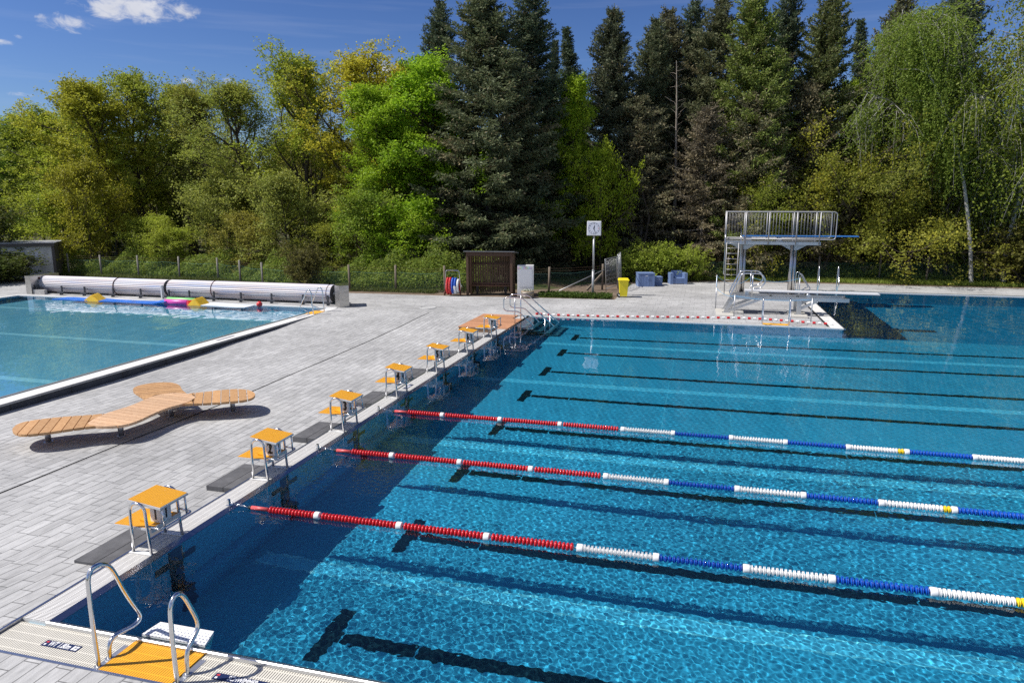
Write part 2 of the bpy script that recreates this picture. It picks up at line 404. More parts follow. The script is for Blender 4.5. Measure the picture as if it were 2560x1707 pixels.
# ------------------------------------------------------------------ paved deck
def interp(v, xs, ys): return float(np.interp(v, xs, ys))
def deck_z(x, y):
    a = interp(y, [-8, -1.0, -.2, .75, 3, 5.75, 10.75, 17.75, 19.4, 20.9], [0, 0, -.05, -.135, -.18, -.21, -.195, -.16, -.06, -.004])
    b = interp(y, [-8, 0, 5.7, 8.8, 12.3, 13.7, 16.1, 18, 19.3, 20.9], [-.1, -.15, -.2, -.24, -.215, -.165, -.125, -.05, -.006, -.004])
    t = (x + .36)/(-8.2 + .36)
    return a*(1-t) + b*t
def paver_mat(name, rot, loc=(0,0,0), bw=.42, rh=.19, dark=1.0):
    m, nt, out = nodes_of(name)
    p = N(nt, 'ShaderNodeBsdfPrincipled', i_Roughness=.78); p.inputs['Specular IOR Level'].default_value = .3
    L(nt, p.outputs[0], out.inputs[0])
    tc = N(nt, 'ShaderNodeTexCoord'); mp = N(nt, 'ShaderNodeMapping'); mp.inputs['Rotation'].default_value = (0, 0, rot); mp.inputs['Location'].default_value = loc
    L(nt, tc.outputs['Object'], mp.inputs[0])
    b = N(nt, 'ShaderNodeTexBrick', offset=.37, offset_frequency=2, squash=1.25, squash_frequency=3, i_Scale=1.0, i_Mortar_Size=.006, i_Mortar_Smooth=.1, i_Bias=0.0, i_Brick_Width=bw, i_Row_Height=rh)
    b.inputs['Color1'].default_value = (.87,.87,.87,1); b.inputs['Color2'].default_value = (1.06,1.06,1.06,1); b.inputs['Mortar'].default_value = (.34,.34,.34,1)
    L(nt, mp.outputs[0], b.inputs['Vector'])
    # mottled granite surface: streaks that run along the stones, and cloudy areas
    s1 = N(nt, 'ShaderNodeMapping'); s1.inputs['Scale'].default_value = (1.3, 6.5, 1); L(nt, mp.outputs[0], s1.inputs[0])
    n1 = N(nt, 'ShaderNodeTexNoise', i_Scale=2.6, i_Detail=7.0, i_Roughness=.68); L(nt, s1.outputs[0], n1.inputs['Vector'])
    r1 = N(nt, 'ShaderNodeValToRGB'); e = r1.color_ramp.elements
    e[0].position = .30; e[1].position = .60
    e[0].color = rgba((.31*dark, .311*dark, .308*dark)); e[1].color = rgba((.465*dark, .465*dark, .46*dark))
    L(nt, n1.outputs['Fac'], r1.inputs[0])
    n2 = N(nt, 'ShaderNodeTexNoise', i_Scale=.33, i_Detail=4.0, i_Roughness=.6); L(nt, tc.outputs['Object'], n2.inputs['Vector'])
    mr = N(nt, 'ShaderNodeMapRange'); mr.inputs[1].default_value = .3; mr.inputs[2].default_value = .7; mr.inputs[3].default_value = .77; mr.inputs[4].default_value = 1.15; L(nt, n2.outputs['Fac'], mr.inputs[0])
    m1 = N(nt, 'ShaderNodeMix', data_type='RGBA', blend_type='MULTIPLY'); m1.inputs[0].default_value = 1
    m2 = N(nt, 'ShaderNodeMix', data_type='RGBA', blend_type='MULTIPLY'); m2.inputs[0].default_value = 1
    L(nt, r1.outputs[0], m1.inputs[6]); L(nt, b.outputs['Color'], m1.inputs[7]); L(nt, m1.outputs[2], m2.inputs[6]); L(nt, mr.outputs[0], m2.inputs[7])
    L(nt, m2.outputs[2], p.inputs['Base Color'])
    n3 = N(nt, 'ShaderNodeTexNoise', i_Scale=70.0, i_Detail=3.0); L(nt, tc.outputs['Object'], n3.inputs['Vector'])
    bp = N(nt, 'ShaderNodeBump', i_Strength=.25, i_Distance=.01); L(nt, n3.outputs['Fac'], bp.inputs['Height'])
    bp2 = N(nt, 'ShaderNodeBump', i_Strength=.5, i_Distance=.006, invert=True); L(nt, b.outputs['Fac'], bp2.inputs['Height']); L(nt, bp.outputs[0], bp2.inputs['Normal'])
    L(nt, bp2.outputs[0], p.inputs['Normal'])
    return m
pave_y = paver_mat('pavers along the pool', R(90), (0, .03, 0))
pave_x = paver_mat('pavers across', 0, (0, .05, 0), .48, .24)
xs = np.linspace(-8.2, -.36, 28); ys = np.concatenate([np.linspace(-8, -1.06, 6), np.linspace(-1.0, 20.9, 90)])
Vd = [(x, y, deck_z(x, y)) for y in ys for x in xs]
nx = len(xs)
Fd = [(j*nx+i, j*nx+i+1, (j+1)*nx+i+1, (j+1)*nx+i) for j in range(len(ys)-1) for i in range(nx-1)]
struct(np_mesh('deck', Vd, Fd, pave_y))
b = MB(); b.add([(-.36,-8,0),(PX1,-8,0),(PX1,-1.065,0),(-.36,-1.065,0)], [(0,1,2,3)])
struct(b.build('near_deck', pave_y))
b = MB()
def quad(b, x0, x1, y0, y1, z=0.0, mi=0): b.add([(x0,y0,z),(x1,y0,z),(x1,y1,z),(x0,y1,z)], [(0,1,2,3)], mi)
b.add([(-33,20.9,0),(11.0,20.9,0),(11.0,25.4,0),(2.72,26.42,0),(-1,26.15,0),(-5.2,25.8,0),(-10,25.55,0),(-33,25.4,0)], [tuple(range(8))])
b.add([(2.72,26.424,0),(11.0,25.404,0),(11.0,35.9,0),(7.5,35.45,0),(4.5,34.2,0),(2.86,33.1,0)], [tuple(range(6))])
b.add([(11.0,32.75,0),(60,32.75,0),(60,36.2,0),(22,36.05,0),(11.0,35.9,0)], [tuple(range(5))])
b.add([(-33,-8,-.01),(-25.4,-8,-.01),(-25.4,20.89,-.002),(-33,20.89,-.002)], [(0,1,2,3)])
struct(b.build('far_deck', pave_x))
b = MB(); b.tube([(x, y, deck_z(x, y)+.001) for x, y in [(-4.05+.02*math.sin(t), t) for t in np.linspace(-2, 20.6, 40)]], .014, 5)
struct(b.build('drain_line', mat('drain slot', (.02,.02,.022), .6)))
b = MB(); b.cyl(-4.56, 21.87, -.02, .006, .3, 28); b.tube([(-4.56+.33*math.cos(a), 21.87+.33*math.sin(a), .004) for a in np.linspace(0, 2*PI, 28, endpoint=False)], .02, 6, closed=True)
tag(b.build('manhole_cover', mat('manhole cover', (.45,.45,.44), .7, 0, .2, 12)), 'round grey manhole cover set flush in the paving behind the wooden platform', 'manhole cover')

# ------------------------------------------------------------------ overflow gratings and lips
def grating_mat(name, axis, pitch, c1, c2, off=0.0):
    m, nt, out = nodes_of(name)
    p = N(nt, 'ShaderNodeBsdfPrincipled', i_Roughness=.5); L(nt, p.outputs[0], out.inputs[0])
    tc = N(nt, 'ShaderNodeTexCoord'); sx = N(nt, 'ShaderNodeSeparateXYZ'); L(nt, tc.outputs['Object'], sx.inputs[0])
    a = sx.outputs['XYZ'.index(axis)]; o = sx.outputs[1 if axis == 'X' else 0]
    def sw(src, pt, w):
        d = N(nt, 'ShaderNodeMath', operation='DIVIDE'); L(nt, src, d.inputs[0]); d.inputs[1].default_value = pt
        f = N(nt, 'ShaderNodeMath', operation='FRACT'); L(nt, d.outputs[0], f.inputs[0])
        g = N(nt, 'ShaderNodeMath', operation='GREATER_THAN'); L(nt, f.outputs[0], g.inputs[0]); g.inputs[1].default_value = w
        return g.outputs[0]
    g1 = sw(a, pitch, .38); g2 = sw(o, pitch*4.4, .10)
    mn = N(nt, 'ShaderNodeMath', operation='SUBTRACT'); mn.inputs[0].default_value = 1; L(nt, g2, mn.inputs[1])
    mxm = N(nt, 'ShaderNodeMath', operation='MAXIMUM'); L(nt, g1, mxm.inputs[0]); L(nt, mn.outputs[0], mxm.inputs[1])
    mx = N(nt, 'ShaderNodeMix', data_type='RGBA'); L(nt, mxm.outputs[0], mx.inputs[0]); mx.inputs[6].default_value = rgba(c2); mx.inputs[7].default_value = rgba(c1)
    nz = N(nt, 'ShaderNodeTexNoise', i_Scale=6.0, i_Detail=4.0); L(nt, tc.outputs['Object'], nz.inputs['Vector'])
    mr = N(nt, 'ShaderNodeMapRange'); mr.inputs[3].default_value = .88; mr.inputs[4].default_value = 1.08; L(nt, nz.outputs['Fac'], mr.inputs[0])
    m2 = N(nt, 'ShaderNodeMix', data_type='RGBA', blend_type='MULTIPLY'); m2.inputs[0].default_value = 1; L(nt, mx.outputs[2], m2.inputs[6]); L(nt, mr.outputs[0], m2.inputs[7])
    L(nt, m2.outputs[2], p.inputs['Base Color'])
    bp = N(nt, 'ShaderNodeBump', i_Strength=.6, i_Distance=.008); L(nt, mxm.outputs[0], bp.inputs['Height']); L(nt, bp.outputs[0], p.inputs['Normal'])
    return m
grate_y = grating_mat('white grating across', 'Y', .022, (.74,.73,.70), (.20,.19,.18))
grate_x = grating_mat('cream grating across', 'X', .027, (.70,.67,.58), (.17,.16,.14))
orange_x = grating_mat('orange mat', 'X', .027, (.86,.42,.02), (.45,.18,.006))
lip_m = mat('steel lip', (.42,.43,.48), .28, 1.0, .1, 20)
b = MB(); b.box(-.33, -.002, -.53, 20.75, -.2, -.004, 0)
struct(b.build('start_wall_grating', grate_y))
b = MB(); b.add([(0,-.53,0),(.09,-.46,-.032),(.09,20.86,-.032),(0,20.86,0)], [(0,1,2,3)]); b.box(-.358,-.331,-1.03,20.8,-.26,.003)
struct(b.build('start_wall_lip', lip_m))
b = MB(); b.box(-.33, PX1, -1.03, -.555, -.2, -.03)
struct(b.build('near_grating', grate_x))
b = MB()
lip = [(-.555,-.034),(-.55,.004),(-.54,.012),(-.525,.008),(-.455,-.034)]
for x0, x1 in ((.0, PX1),):
    n = len(lip); vs = [(x0,y,z) for y, z in lip] + [(x1,y,z) for y, z in lip]
    b.add(vs, [(i, i+1, n+i+1, n+i) for i in range(n-1)] + [tuple(range(n))])
b.box(-.33, PX1, -1.064, -1.033, -.2, .004)
struct(b.build('near_lip', steel))
b = MB(); b.box(.09, DX-.05, PY1, PY1+.045, -.06, .006)
b.box(DX-.1, PX1, DY1, DY1+.05, -.06, .006)
struct(b.build('far_lip', mat('pale coping', (.72,.72,.70), .5, 0, .1, 6)))
# peninsula rim beside the diving pool
b = MB(); b.box(DX-.47, DX-.06, PY1+.05, 32.3, -.1, .004, 0); b.box(DX-.06, DX, PY1+.0, 32.39, -.1, -.004, 1); b.box(DX-.56, DX-.472, PY1+.3, 32.3, -.1, .0045, 2)
struct(b.build('diving_pool_rim', [mat('white rim', (.74,.73,.70), .5, 0, .08, 8), lip_m, mat('drain slot', (.02,.02,.022), .6)]))
# raised rim of the second pool
cgrey = mat('rim concrete', (.36,.36,.35), .8, 0, .25, 5, bump=.2)
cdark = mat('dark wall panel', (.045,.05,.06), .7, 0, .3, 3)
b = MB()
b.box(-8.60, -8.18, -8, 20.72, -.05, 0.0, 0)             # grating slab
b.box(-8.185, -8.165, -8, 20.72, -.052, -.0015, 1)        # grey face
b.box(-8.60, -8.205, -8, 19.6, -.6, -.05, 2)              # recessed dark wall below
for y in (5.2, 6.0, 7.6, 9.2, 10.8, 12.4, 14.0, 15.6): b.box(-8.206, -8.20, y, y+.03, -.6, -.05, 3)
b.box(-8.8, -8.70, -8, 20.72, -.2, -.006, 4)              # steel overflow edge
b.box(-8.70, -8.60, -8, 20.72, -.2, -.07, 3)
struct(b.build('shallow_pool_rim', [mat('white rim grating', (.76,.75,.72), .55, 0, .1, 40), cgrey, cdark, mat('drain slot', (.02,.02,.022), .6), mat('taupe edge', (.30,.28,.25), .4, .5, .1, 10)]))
b = MB(); b.box(LX0, LX1+.6, LY1, LY1+.16, -.1, .006); b.box(LX0-.3, LX0, LY0, LY1+.16, -.1, .006)
struct(b.build('shallow_pool_lip', MATS['pale coping']))
# ------------------------------------------------------------------ ground beyond the paving
def ground_mat():
    m, nt, out = nodes_of('woodland ground')
    p = N(nt, 'ShaderNodeBsdfPrincipled', i_Roughness=.95); p.inputs['Specular IOR Level'].default_value = .1; L(nt, p.outputs[0], out.inputs[0])
    tc = N(nt, 'ShaderNodeTexCoord')
    n1 = N(nt, 'ShaderNodeTexNoise', i_Scale=.5, i_Detail=8.0, i_Roughness=.65); L(nt, tc.outputs['Object'], n1.inputs['Vector'])
    r1 = N(nt, 'ShaderNodeValToRGB'); e = r1.color_ramp.elements; e[0].position = .42; e[1].position = .58
    e[0].color = (.05,.075,.02,1); e[1].color = (.10,.075,.05,1)
    L(nt, n1.outputs['Fac'], r1.inputs[0])
    n2 = N(nt, 'ShaderNodeTexNoise', i_Scale=9.0, i_Detail=6.0); L(nt, tc.outputs['Object'], n2.inputs['Vector'])
    mr = N(nt, 'ShaderNodeMapRange'); mr.inputs[3].default_value = .5; mr.inputs[4].default_value = 1.5; L(nt, n2.outputs['Fac'], mr.inputs[0])
    m2 = N(nt, 'ShaderNodeMix', data_type='RGBA', blend_type='MULTIPLY'); m2.inputs[0].default_value = 1; L(nt, r1.outputs[0], m2.inputs[6]); L(nt, mr.outputs[0], m2.inputs[7])
    L(nt, m2.outputs[2], p.inputs['Base Color'])
    bp = N(nt, 'ShaderNodeBump', i_Strength=.8, i_Distance=.05); L(nt, n2.outputs['Fac'], bp.inputs['Height']); L(nt, bp.outputs[0], p.inputs['Normal'])
    return m
gm = ground_mat()
b = MB()
quad(b, -400, 11.0, 25.0, 36.0, -.012); quad(b, 11.0, 400, 35.0, 36.0, -.012); quad(b, -400, 400, 36.0, 600, -.012); quad(b, -400, -25.4, -100, 25.0, -.012)
quad(b, -25.4, 400, -100, -7.5, -.03); quad(b, 50.2, 400, -7.5, 35.0, -.012)
struct(b.build('ground', gm))
dirt = mat('sandy dirt', (.20,.145,.10), .95, 0, .5, 4, bump=.6, bscale=25, col2=(.11,.08,.055))
b = MB()
b.add([(-33,25.3,-.006),(-10,25.4,-.006),(-5.2,25.6,-.006),(-1,25.9,-.006),(2.75,26.3,-.006),(2.9,27.6,-.006),(2.6,33.2,-.006),(1.0,33.5,-.006),(-1,29.5,-.006),(-5,28.2,-.006),(-10,27.0,-.006),(-33,27.0,-.006)], [tuple(range(12))])
b.add([(2.86,33.1,-.006),(7.5,35.3,-.006),(11,35.8,-.006),(22,36.0,-.006),(60,36.1,-.006),(60,36.8,-.006),(22,36.7,-.006),(10,36.5,-.006),(7,36.1,-.006),(2.6,33.9,-.006)], [tuple(range(10))])
struct(b.build('dirt_strip', dirt))
# ------------------------------------------------------------------ shared small helpers
def text_mesh(txt, size, thick=.0, bold=0.0):
    c = bpy.data.curves.new('t', 'FONT'); c.body = txt; c.size = size; c.align_x = 'CENTER'; c.align_y = 'CENTER'
    c.offset = bold; c.extrude = thick; c.resolution_u = 3
    o = bpy.data.objects.new('t', c); COL.objects.link(o)
    dg = bpy.context.evaluated_depsgraph_get(); dg.update()
    me = bpy.data.meshes.new_from_object(o.evaluated_get(dg))
    bpy.data.objects.remove(o); bpy.data.curves.remove(c)
    return me
def text_obj(name, txt, size, m, parent, M, thick=.0012, bold=0.0, sx=1.0):
    me = text_mesh(txt, size, thick, bold)
    me.transform(M @ Matrix.Diagonal((sx, 1, 1, 1))); me.materials.clear(); me.materials.append(m)
    o = bpy.data.objects.new(name, me); COL.objects.link(o)
    if parent: o.parent = parent
    return o
def ridged(name, c1, c2, pitch=.02):
    # ribbed rubber / plastic grid: fine cells in both directions
    m, nt, out = nodes_of(name)
    p = N(nt, 'ShaderNodeBsdfPrincipled', i_Roughness=.5); L(nt, p.outputs[0], out.inputs[0])
    tc = N(nt, 'ShaderNodeTexCoord')
    b = N(nt, 'ShaderNodeTexBrick', offset=0.0, i_Scale=1.0, i_Mortar_Size=pitch*.16, i_Mortar_Smooth=.4, i_Brick_Width=pitch*1.5, i_Row_Height=pitch)
    b.inputs['Color1'].default_value = rgba(c1); b.inputs['Color2'].default_value = rgba(tuple(c*.9 for c in c1)); b.inputs['Mortar'].default_value = rgba(c2)
    L(nt, tc.outputs['Object'], b.inputs['Vector']); L(nt, b.outputs['Color'], p.inputs['Base Color'])
    bp = N(nt, 'ShaderNodeBump', i_Strength=.7, i_Distance=.006, invert=True); L(nt, b.outputs['Fac'], bp.inputs['Height']); L(nt, bp.outputs[0], p.inputs['Normal'])
    return m
orange = ridged('orange tread', (.86,.43,.02), (.55,.22,.008))
orange_plain = mat('orange plastic', (.86,.43,.02), .45, 0, .1, 10)
white_p = mat('white plastic', (.78,.78,.77), .4, 0, .06, 8)
offwhite = mat('off white metal', (.66,.66,.65), .45, 0, .1, 6)
black_p = mat('black plastic', (.012,.012,.013), .45)
concrete = mat('concrete', (.42,.41,.39), .85, 0, .25, 6, bump=.3)
slab_m = mat('dark grey slab', (.125,.125,.13), .8, 0, .45, 5, bump=.25, bscale=90, col2=(.07,.07,.074))
red_p = mat('red plastic', (.56,.012,.018), .3, 0, .08, 6, coat=.3)
pink_p = mat('faded red sleeve', (.66,.10,.10), .4, 0, .1, 6)
blue_p = mat('blue plastic', (.006,.085,.46), .35, 0, .08, 6, coat=.2)
yel_p = mat('yellow plastic', (.80,.58,.02), .4, 0, .06, 6)

# ------------------------------------------------------------------ starting blocks
def make_block():
    t = thing('starting_block', '', 'starting block')
    f = MB(); f.hexa([(-.33,-.25,.652),(.155,-.25,.592),(.155,.25,.592),(-.33,.25,.652),(-.33,-.25,.682),(.155,-.25,.622),(.155,.25,.622),(-.33,.25,.682)])
    f.build('top_frame', offwhite, t)
    f = MB(); f.hexa([(-.32,-.242,.681),(.147,-.242,.6228),(.147,.242,.6228),(-.32,.242,.681),(-.32,-.242,.686),(.147,-.242,.628),(.147,.242,.628),(-.32,.242,.686)])
    f.build('top_tread', orange, t)
    f = MB(); f.box(-.58,-.012,-.25,.25,.298,.328); f.box(-.012,.004,-.262,.262,.275,.332); f.box(-.30,-.26,-.16,.16,.27,.298)
    f.build('lower_frame', offwhite, t)
    f = MB(); f.box(-.572,-.016,-.242,.242,.328,.334)
    f.build('lower_tread', orange, t)
    f = MB(); f.hexa([(-.28,-.13,.334),(-.10,-.13,.334),(-.10,.13,.334),(-.28,.13,.334),(-.28,-.13,.375),(-.12,-.13,.338),(-.12,.13,.338),(-.28,.13,.375)])
    f.build('foot_wedge', orange_plain, t)
    for s in (-1, 1):
        y = .277*s
        arc = [(-.165+.112*math.cos(a), y, .555+.105*math.sin(a)) for a in np.linspace(PI, 0, 13)]
        h = MB(); h.tube([(-.287,y,.0),(-.280,y,.30)] + arc + [(-.040,y,.30),(-.018,y,.0)], .0195, 12)
        h.build('side_hoop', polished, t)
        p = MB(); p.box(-.33,-.002,y-.035,y+.035,.0,.006); p.build('base_plate', white_p, t)
    bar = MB()
    bar.tube(fillet([(-.035,-.277,.37),(.165,-.277,.355),(.165,.277,.355),(-.035,.277,.37)], .05), .0135, 10)
    for s in (-1, 1): bar.tube([(.150,.20*s,.36),(.138,.20*s,.60)], .0135, 8)
    bar.build('hand_grip', polished, t)
    nb = MB(); nb.bbox(-.155,.012,-.09,.09,.334,.618,.008)
    nb.build('number_box', white_p, t)
    return t
proto = make_block()
words = ['nearest the orange ladder mat', 'between the two nearest lane ropes', 'between the middle and the farthest lane rope', 'just beyond the farthest lane rope', 'with the depth plate close behind it', 'in front of the wooden platform', 'partly in front of the wooden platform, farthest of the row']
blocks = []
for k in range(7):
    t = proto if k == 0 else copy_tree(proto)
    t.location = (0, 1.25 + 2.5*k, 0)
    t['label'] = f'orange starting block number {k+1}, ' + words[k]
    t['group'] = 'starting blocks along the pool edge'
    nb = [c for c in t.children if c.name.startswith('number_box')][0]
    text_obj('digit', str(k+1), .25, black_p, nb, Matrix.Translation((-.072, -.0908, .455)) @ Matrix.Rotation(R(90), 4, 'X'), bold=.005, sx=.8)
    text_obj('digit', str(k+1), .25, black_p, nb, Matrix.Translation((.0128, 0, .455)) @ Matrix.Rotation(R(90), 4, 'Z') @ Matrix.Rotation(R(90), 4, 'X'), bold=.005, sx=.8)
    blocks.append(t)
    for j, (x0, x1, wd) in enumerate(((-1.0, -.692, 'outer'), (-.685, -.362, 'inner'))):
        zb = min(deck_z(x0, t.location.y-.5), deck_z(x1, t.location.y+.5)) - .01
        zt = -.10 if k else -.098
        s = MB(); s.bbox(x0, x1, t.location.y-.5, t.location.y+.5, zb, zt, .006)
        tag(s.build('step_slab', slab_m), f'{wd} dark grey concrete slab of the pair behind starting block {k+1}' + (', next to the grating' if j else ', on the paving side'), 'step slab', 'step slabs behind the starting blocks')

# ------------------------------------------------------------------ lane ropes
def float_mesh(kind):
    b = MB()
    if kind == 'bead': prof = [(-.0225,.018),(-.021,.034),(-.014,.049),(-.004,.0545),(.004,.0545),(.014,.049),(.021,.034),(.0225,.018)]
    elif kind == 'fin': prof = [(-.0235,.026),(-.017,.028),(-.0165,.053),(-.0125,.055),(-.012,.040),(-.003,.038),(-.0025,.055),(.004,.055),(.0045,.036),(.013,.030),(.0235,.026)]
    else: prof = [(-.039,.030),(-.038,.054),(-.030,.057),(.030,.057),(.038,.054),(.039,.030)]
    b.lathe(prof, (0,0,0), (1,0,0), 14)
    return b
FM = {}
for kn in ('bead', 'fin', 'big'):
    for cn, m in (('red', red_p), ('white', white_p), ('blue', blue_p), ('yellow', yel_p)):
        FM[kn, cn] = (float_mesh(kn), m)
FDATA = {}
def float_data(kn, cn):
    if (kn, cn) not in FDATA:
        b, m = FM[kn, cn]; me = bpy.data.meshes.new('lane_float'); me.from_pydata(b.v, [], b.f); me.materials.append(m)
        me.polygons.foreach_set('use_smooth', b.sm); FDATA[kn, cn] = me
    return FDATA[kn, cn]
def rope_layout(xend):
    out = []; P = .0505
    marks = [.655, 1.42, 2.66, 3.90, 5.10]
    for a, c in zip(marks[:-1], marks[1:]):          # red beads with single white floats between
        x0 = a + (.0 if a < .7 else .065); n = int((c - .04 - x0)/P)
        for i in range(n): out.append((x0 + (i+.5)*(c-.04-x0)/n, 'bead', 'red'))
        if c < 5: out.append((c, 'big', 'white'))
    x = 5.10; white = True; seg = 0
    while x < xend:
        Ls = 1.03 if white else .985
        if white:
            out.append((x+.04, 'big', 'white')); n = 18
            for i in range(n):
                c = 'yellow' if (seg == 4 and i >= n-2) else 'white'
                out.append((x + .082 + (i+.5)*(Ls-.164)/n, 'fin', c))
            out.append((x+Ls-.04, 'big', 'white'))
        else:
            n = 19
            for i in range(n): out.append((x + (i+.5)*Ls/n, 'fin', 'blue'))
        x += Ls; white = not white; seg += 1
    return out
rope_words = ['nearest the camera, beside starting block 1', 'in the middle, between starting blocks 2 and 3', 'farthest from the camera, between starting blocks 3 and 4']
rz = .004
for k in range(3):
    y = 2.5*(k+1)
    t = thing('lane_rope', 'red, white and blue lane rope ' + rope_words[k], 'lane rope', (0, y, rz), 0, 'lane ropes on the water')
    c = MB(); c.tube([(.33,0,0),(20.5,0,0)], .006, 6); c.build('cable', dullsteel, t)
    c = MB(); c.tube([(.36,0,.0),(.63,0,.0)], .030, 12); c.build('sleeve', pink_p, t)
    c = MB(); c.tube([(.315,0,0),(.365,0,0)], .026, 10); c.build('sleeve_cap', black_p, t)
    c = MB(); c.tube([(-.01,0,.05),(.10,0,.028)], .006, 6); c.tube(fillet([(.09,.012,.03),(.2,.014,.012),(.3,.004,.0)], .05), .005, 6); c.tube(fillet([(.09,-.012,.03),(.2,-.014,.012),(.3,-.004,.0)], .05), .005, 6)
    c.build('tensioner', polished, t)
    c = MB(); c.box(-.04,-.005,-.022,.022,-.006,.085); c.box(-.045,.03,-.035,.035,-.006,.004); c.build('anchor_post', polished, t)
    rest = MB(); cm = {'red': 0, 'white': 1, 'blue': 2, 'yellow': 3}
    n = 0
    for x, kn, cn in rope_layout(20.0):
        if n < 100:
            o = bpy.data.objects.new('lane_float', float_data(kn, cn)); COL.objects.link(o); o.parent = t
            o.location = (x, 0, random.uniform(-.003, .003)); o.rotation_euler = (random.uniform(0, 6), 0, random.uniform(-.04, .04)); n += 1
        else:
            b0, _ = FM[kn, cn]; dy = random.uniform(-.003, .003)
            rest.add([(p[0]+x, p[1]+dy, p[2]) for p in b0.v], b0.f, cm[cn], True)
    o = rest.build('lane_floats', [red_p, white_p, blue_p, yel_p], t); o['kind'] = 'stuff'

# ------------------------------------------------------------------ near ladder with orange mat, depth plates
t = thing('pool_ladder', 'polished steel ladder with two curved handrails over the near pool corner', 'pool ladder', (0, 0, 0))
r1 = [(-.966,-.03),(-.976,.3),(-.975,.80),(-.965,.90),(-.925,.955),(-.866,.968),(-.790,.945),(-.715,.885),(-.659,.765),(-.569,.517),(-.469,.304),(-.418,.20),(-.418,.155),(-.470,.125),(-.56,.128),(-.686,.158),(-.775,.163),(-.822,.12),(-.834,.05),(-.836,-.03)]
r2 = [(-.976,-.03),(-.983,.3),(-.978,.66),(-.965,.745),(-.925,.80),(-.87,.814),(-.82,.785),(-.77,.705),(-.725,.60),(-.667,.465),(-.643,.38),(-.655,.325),(-.705,.285),(-.78,.236),(-.818,.19),(-.836,.12),(-.842,-.03)]
for X, pr in ((1.09, r1), (1.98, r2)):
    b = MB(); b.tube(smooth_path([(X, p[0], p[1]) for p in pr], 2), .0215, 14); b.build('handrail', polished, t)
    b = MB()
    for y in (pr[0][0], pr[-1][0]): b.cyl(X, y, -.03, -.018, .042, 16)
    b.box(X-.035, X+.035, -1.02, -.62, -.032, -.026)
    b.build('base_plate', dullsteel, t)
def perforated():
    m, nt, out = nodes_of('white perforated step')
    p = N(nt, 'ShaderNodeBsdfPrincipled', i_Roughness=.4); L(nt, p.outputs[0], out.inputs[0])
    tc = N(nt, 'ShaderNodeTexCoord'); v = N(nt, 'ShaderNodeTexVoronoi', i_Scale=24.0, i_Randomness=0.0); L(nt, tc.outputs['Object'], v.inputs['Vector'])
    r = N(nt, 'ShaderNodeValToRGB'); r.color_ramp.elements[0].position = .24; r.color_ramp.elements[1].position = .30
    r.color_ramp.elements[0].color = (.25,.27,.32,1); r.color_ramp.elements[1].color = (.78,.78,.78,1)
    L(nt, v.outputs['Distance'], r.inputs[0]); L(nt, r.outputs[0], p.inputs['Base Color']); return m
b = MB(); b.hexa([(1.14,-.452,-.30),(1.86,-.452,-.30),(1.82,-.33,-.26),(1.17,-.33,-.26),(1.12,-.452,.0),(1.87,-.452,.0),(1.815,-.24,.012),(1.165,-.24,.012)])
b.build('step', perforated(), t)
b = MB(); b.box(1.13, 1.94, -1.03, -.556, -.031, -.012)
tag(b.build('tread_mat', orange_x), 'square orange ribbed mat lying between the handrails of the near ladder', 'mat')
navy = mat('navy sign', (.012,.022,.075), .4)
sign_w = mat('sign white', (.80,.80,.80), .4)
sign_r = mat('sign red', (.55,.05,.05), .4)
def plate(x0, x1, y0, y1, z, label, txt, size, sx, tx):
    s = MB(); s.box(x0, x1, y0, y1, z, z+.004); o = tag(s.build('depth_sign', navy), label, 'sign')
    yc = (y0+y1)/2
    text_obj('lettering', txt, size, sign_w, o, Matrix.Translation((tx, yc, z+.0042)), .0004, .0025, sx)
    return o, yc
o, yc = plate(.245, .680, -.838, -.748, -.029, 'navy depth plate with white lettering WT 1.80m on the cream grating', 'WT 1.80m', .098, .60, .445)
b = MB(); b.box(.60,.625, yc-.03, yc+.03, -.025, -.0246, 0); b.box(.632,.665, yc+.004, yc+.03, -.025, -.0246, 0); b.box(.632,.665, yc-.03, yc-.004, -.025, -.0246, 0); b.box(.262,.292, yc+.008, yc+.03, -.025, -.0246, 1); b.box(.265,.288, yc-.03, yc-.006, -.025, -.0246, 0)
b.build('pictogram', [sign_w, sign_r], o)
o, yc = plate(2.235, 2.80, -.838, -.748, -.029, 'navy sign with white lettering SCHWIMMER on the cream grating', 'SCHWIMMER', .088, .60, 2.54)
b = MB(); b.box(2.252,2.285, yc+.008, yc+.03, -.025, -.0246, 1); b.box(2.255,2.28, yc-.03, yc-.006, -.025, -.0246, 0); b.build('pictogram', [sign_w, sign_r], o)
s = MB(); s.box(-.24,-.14, 9.28, 9.72, -.003, .001, 0); s.box(-.225,-.155, 9.38, 9.62, .001, .0014, 1)
tag(s.build('depth_sign', [navy, mat('sign grey', (.5,.52,.6), .4)]), 'small navy plate on the white grating in front of starting block 4', 'sign')
for yy, wd in ((13.3, 'about halfway along'), (18.0, 'just before the orange mat')):
    s = MB(); s.box(-8.45,-8.36, yy, yy+.9, 0, .004)
    tag(s.build('depth_sign', mat('greyblue plate', (.16,.17,.22), .4)), 'slim dark plate on the raised pool rim, ' + wd, 'sign')

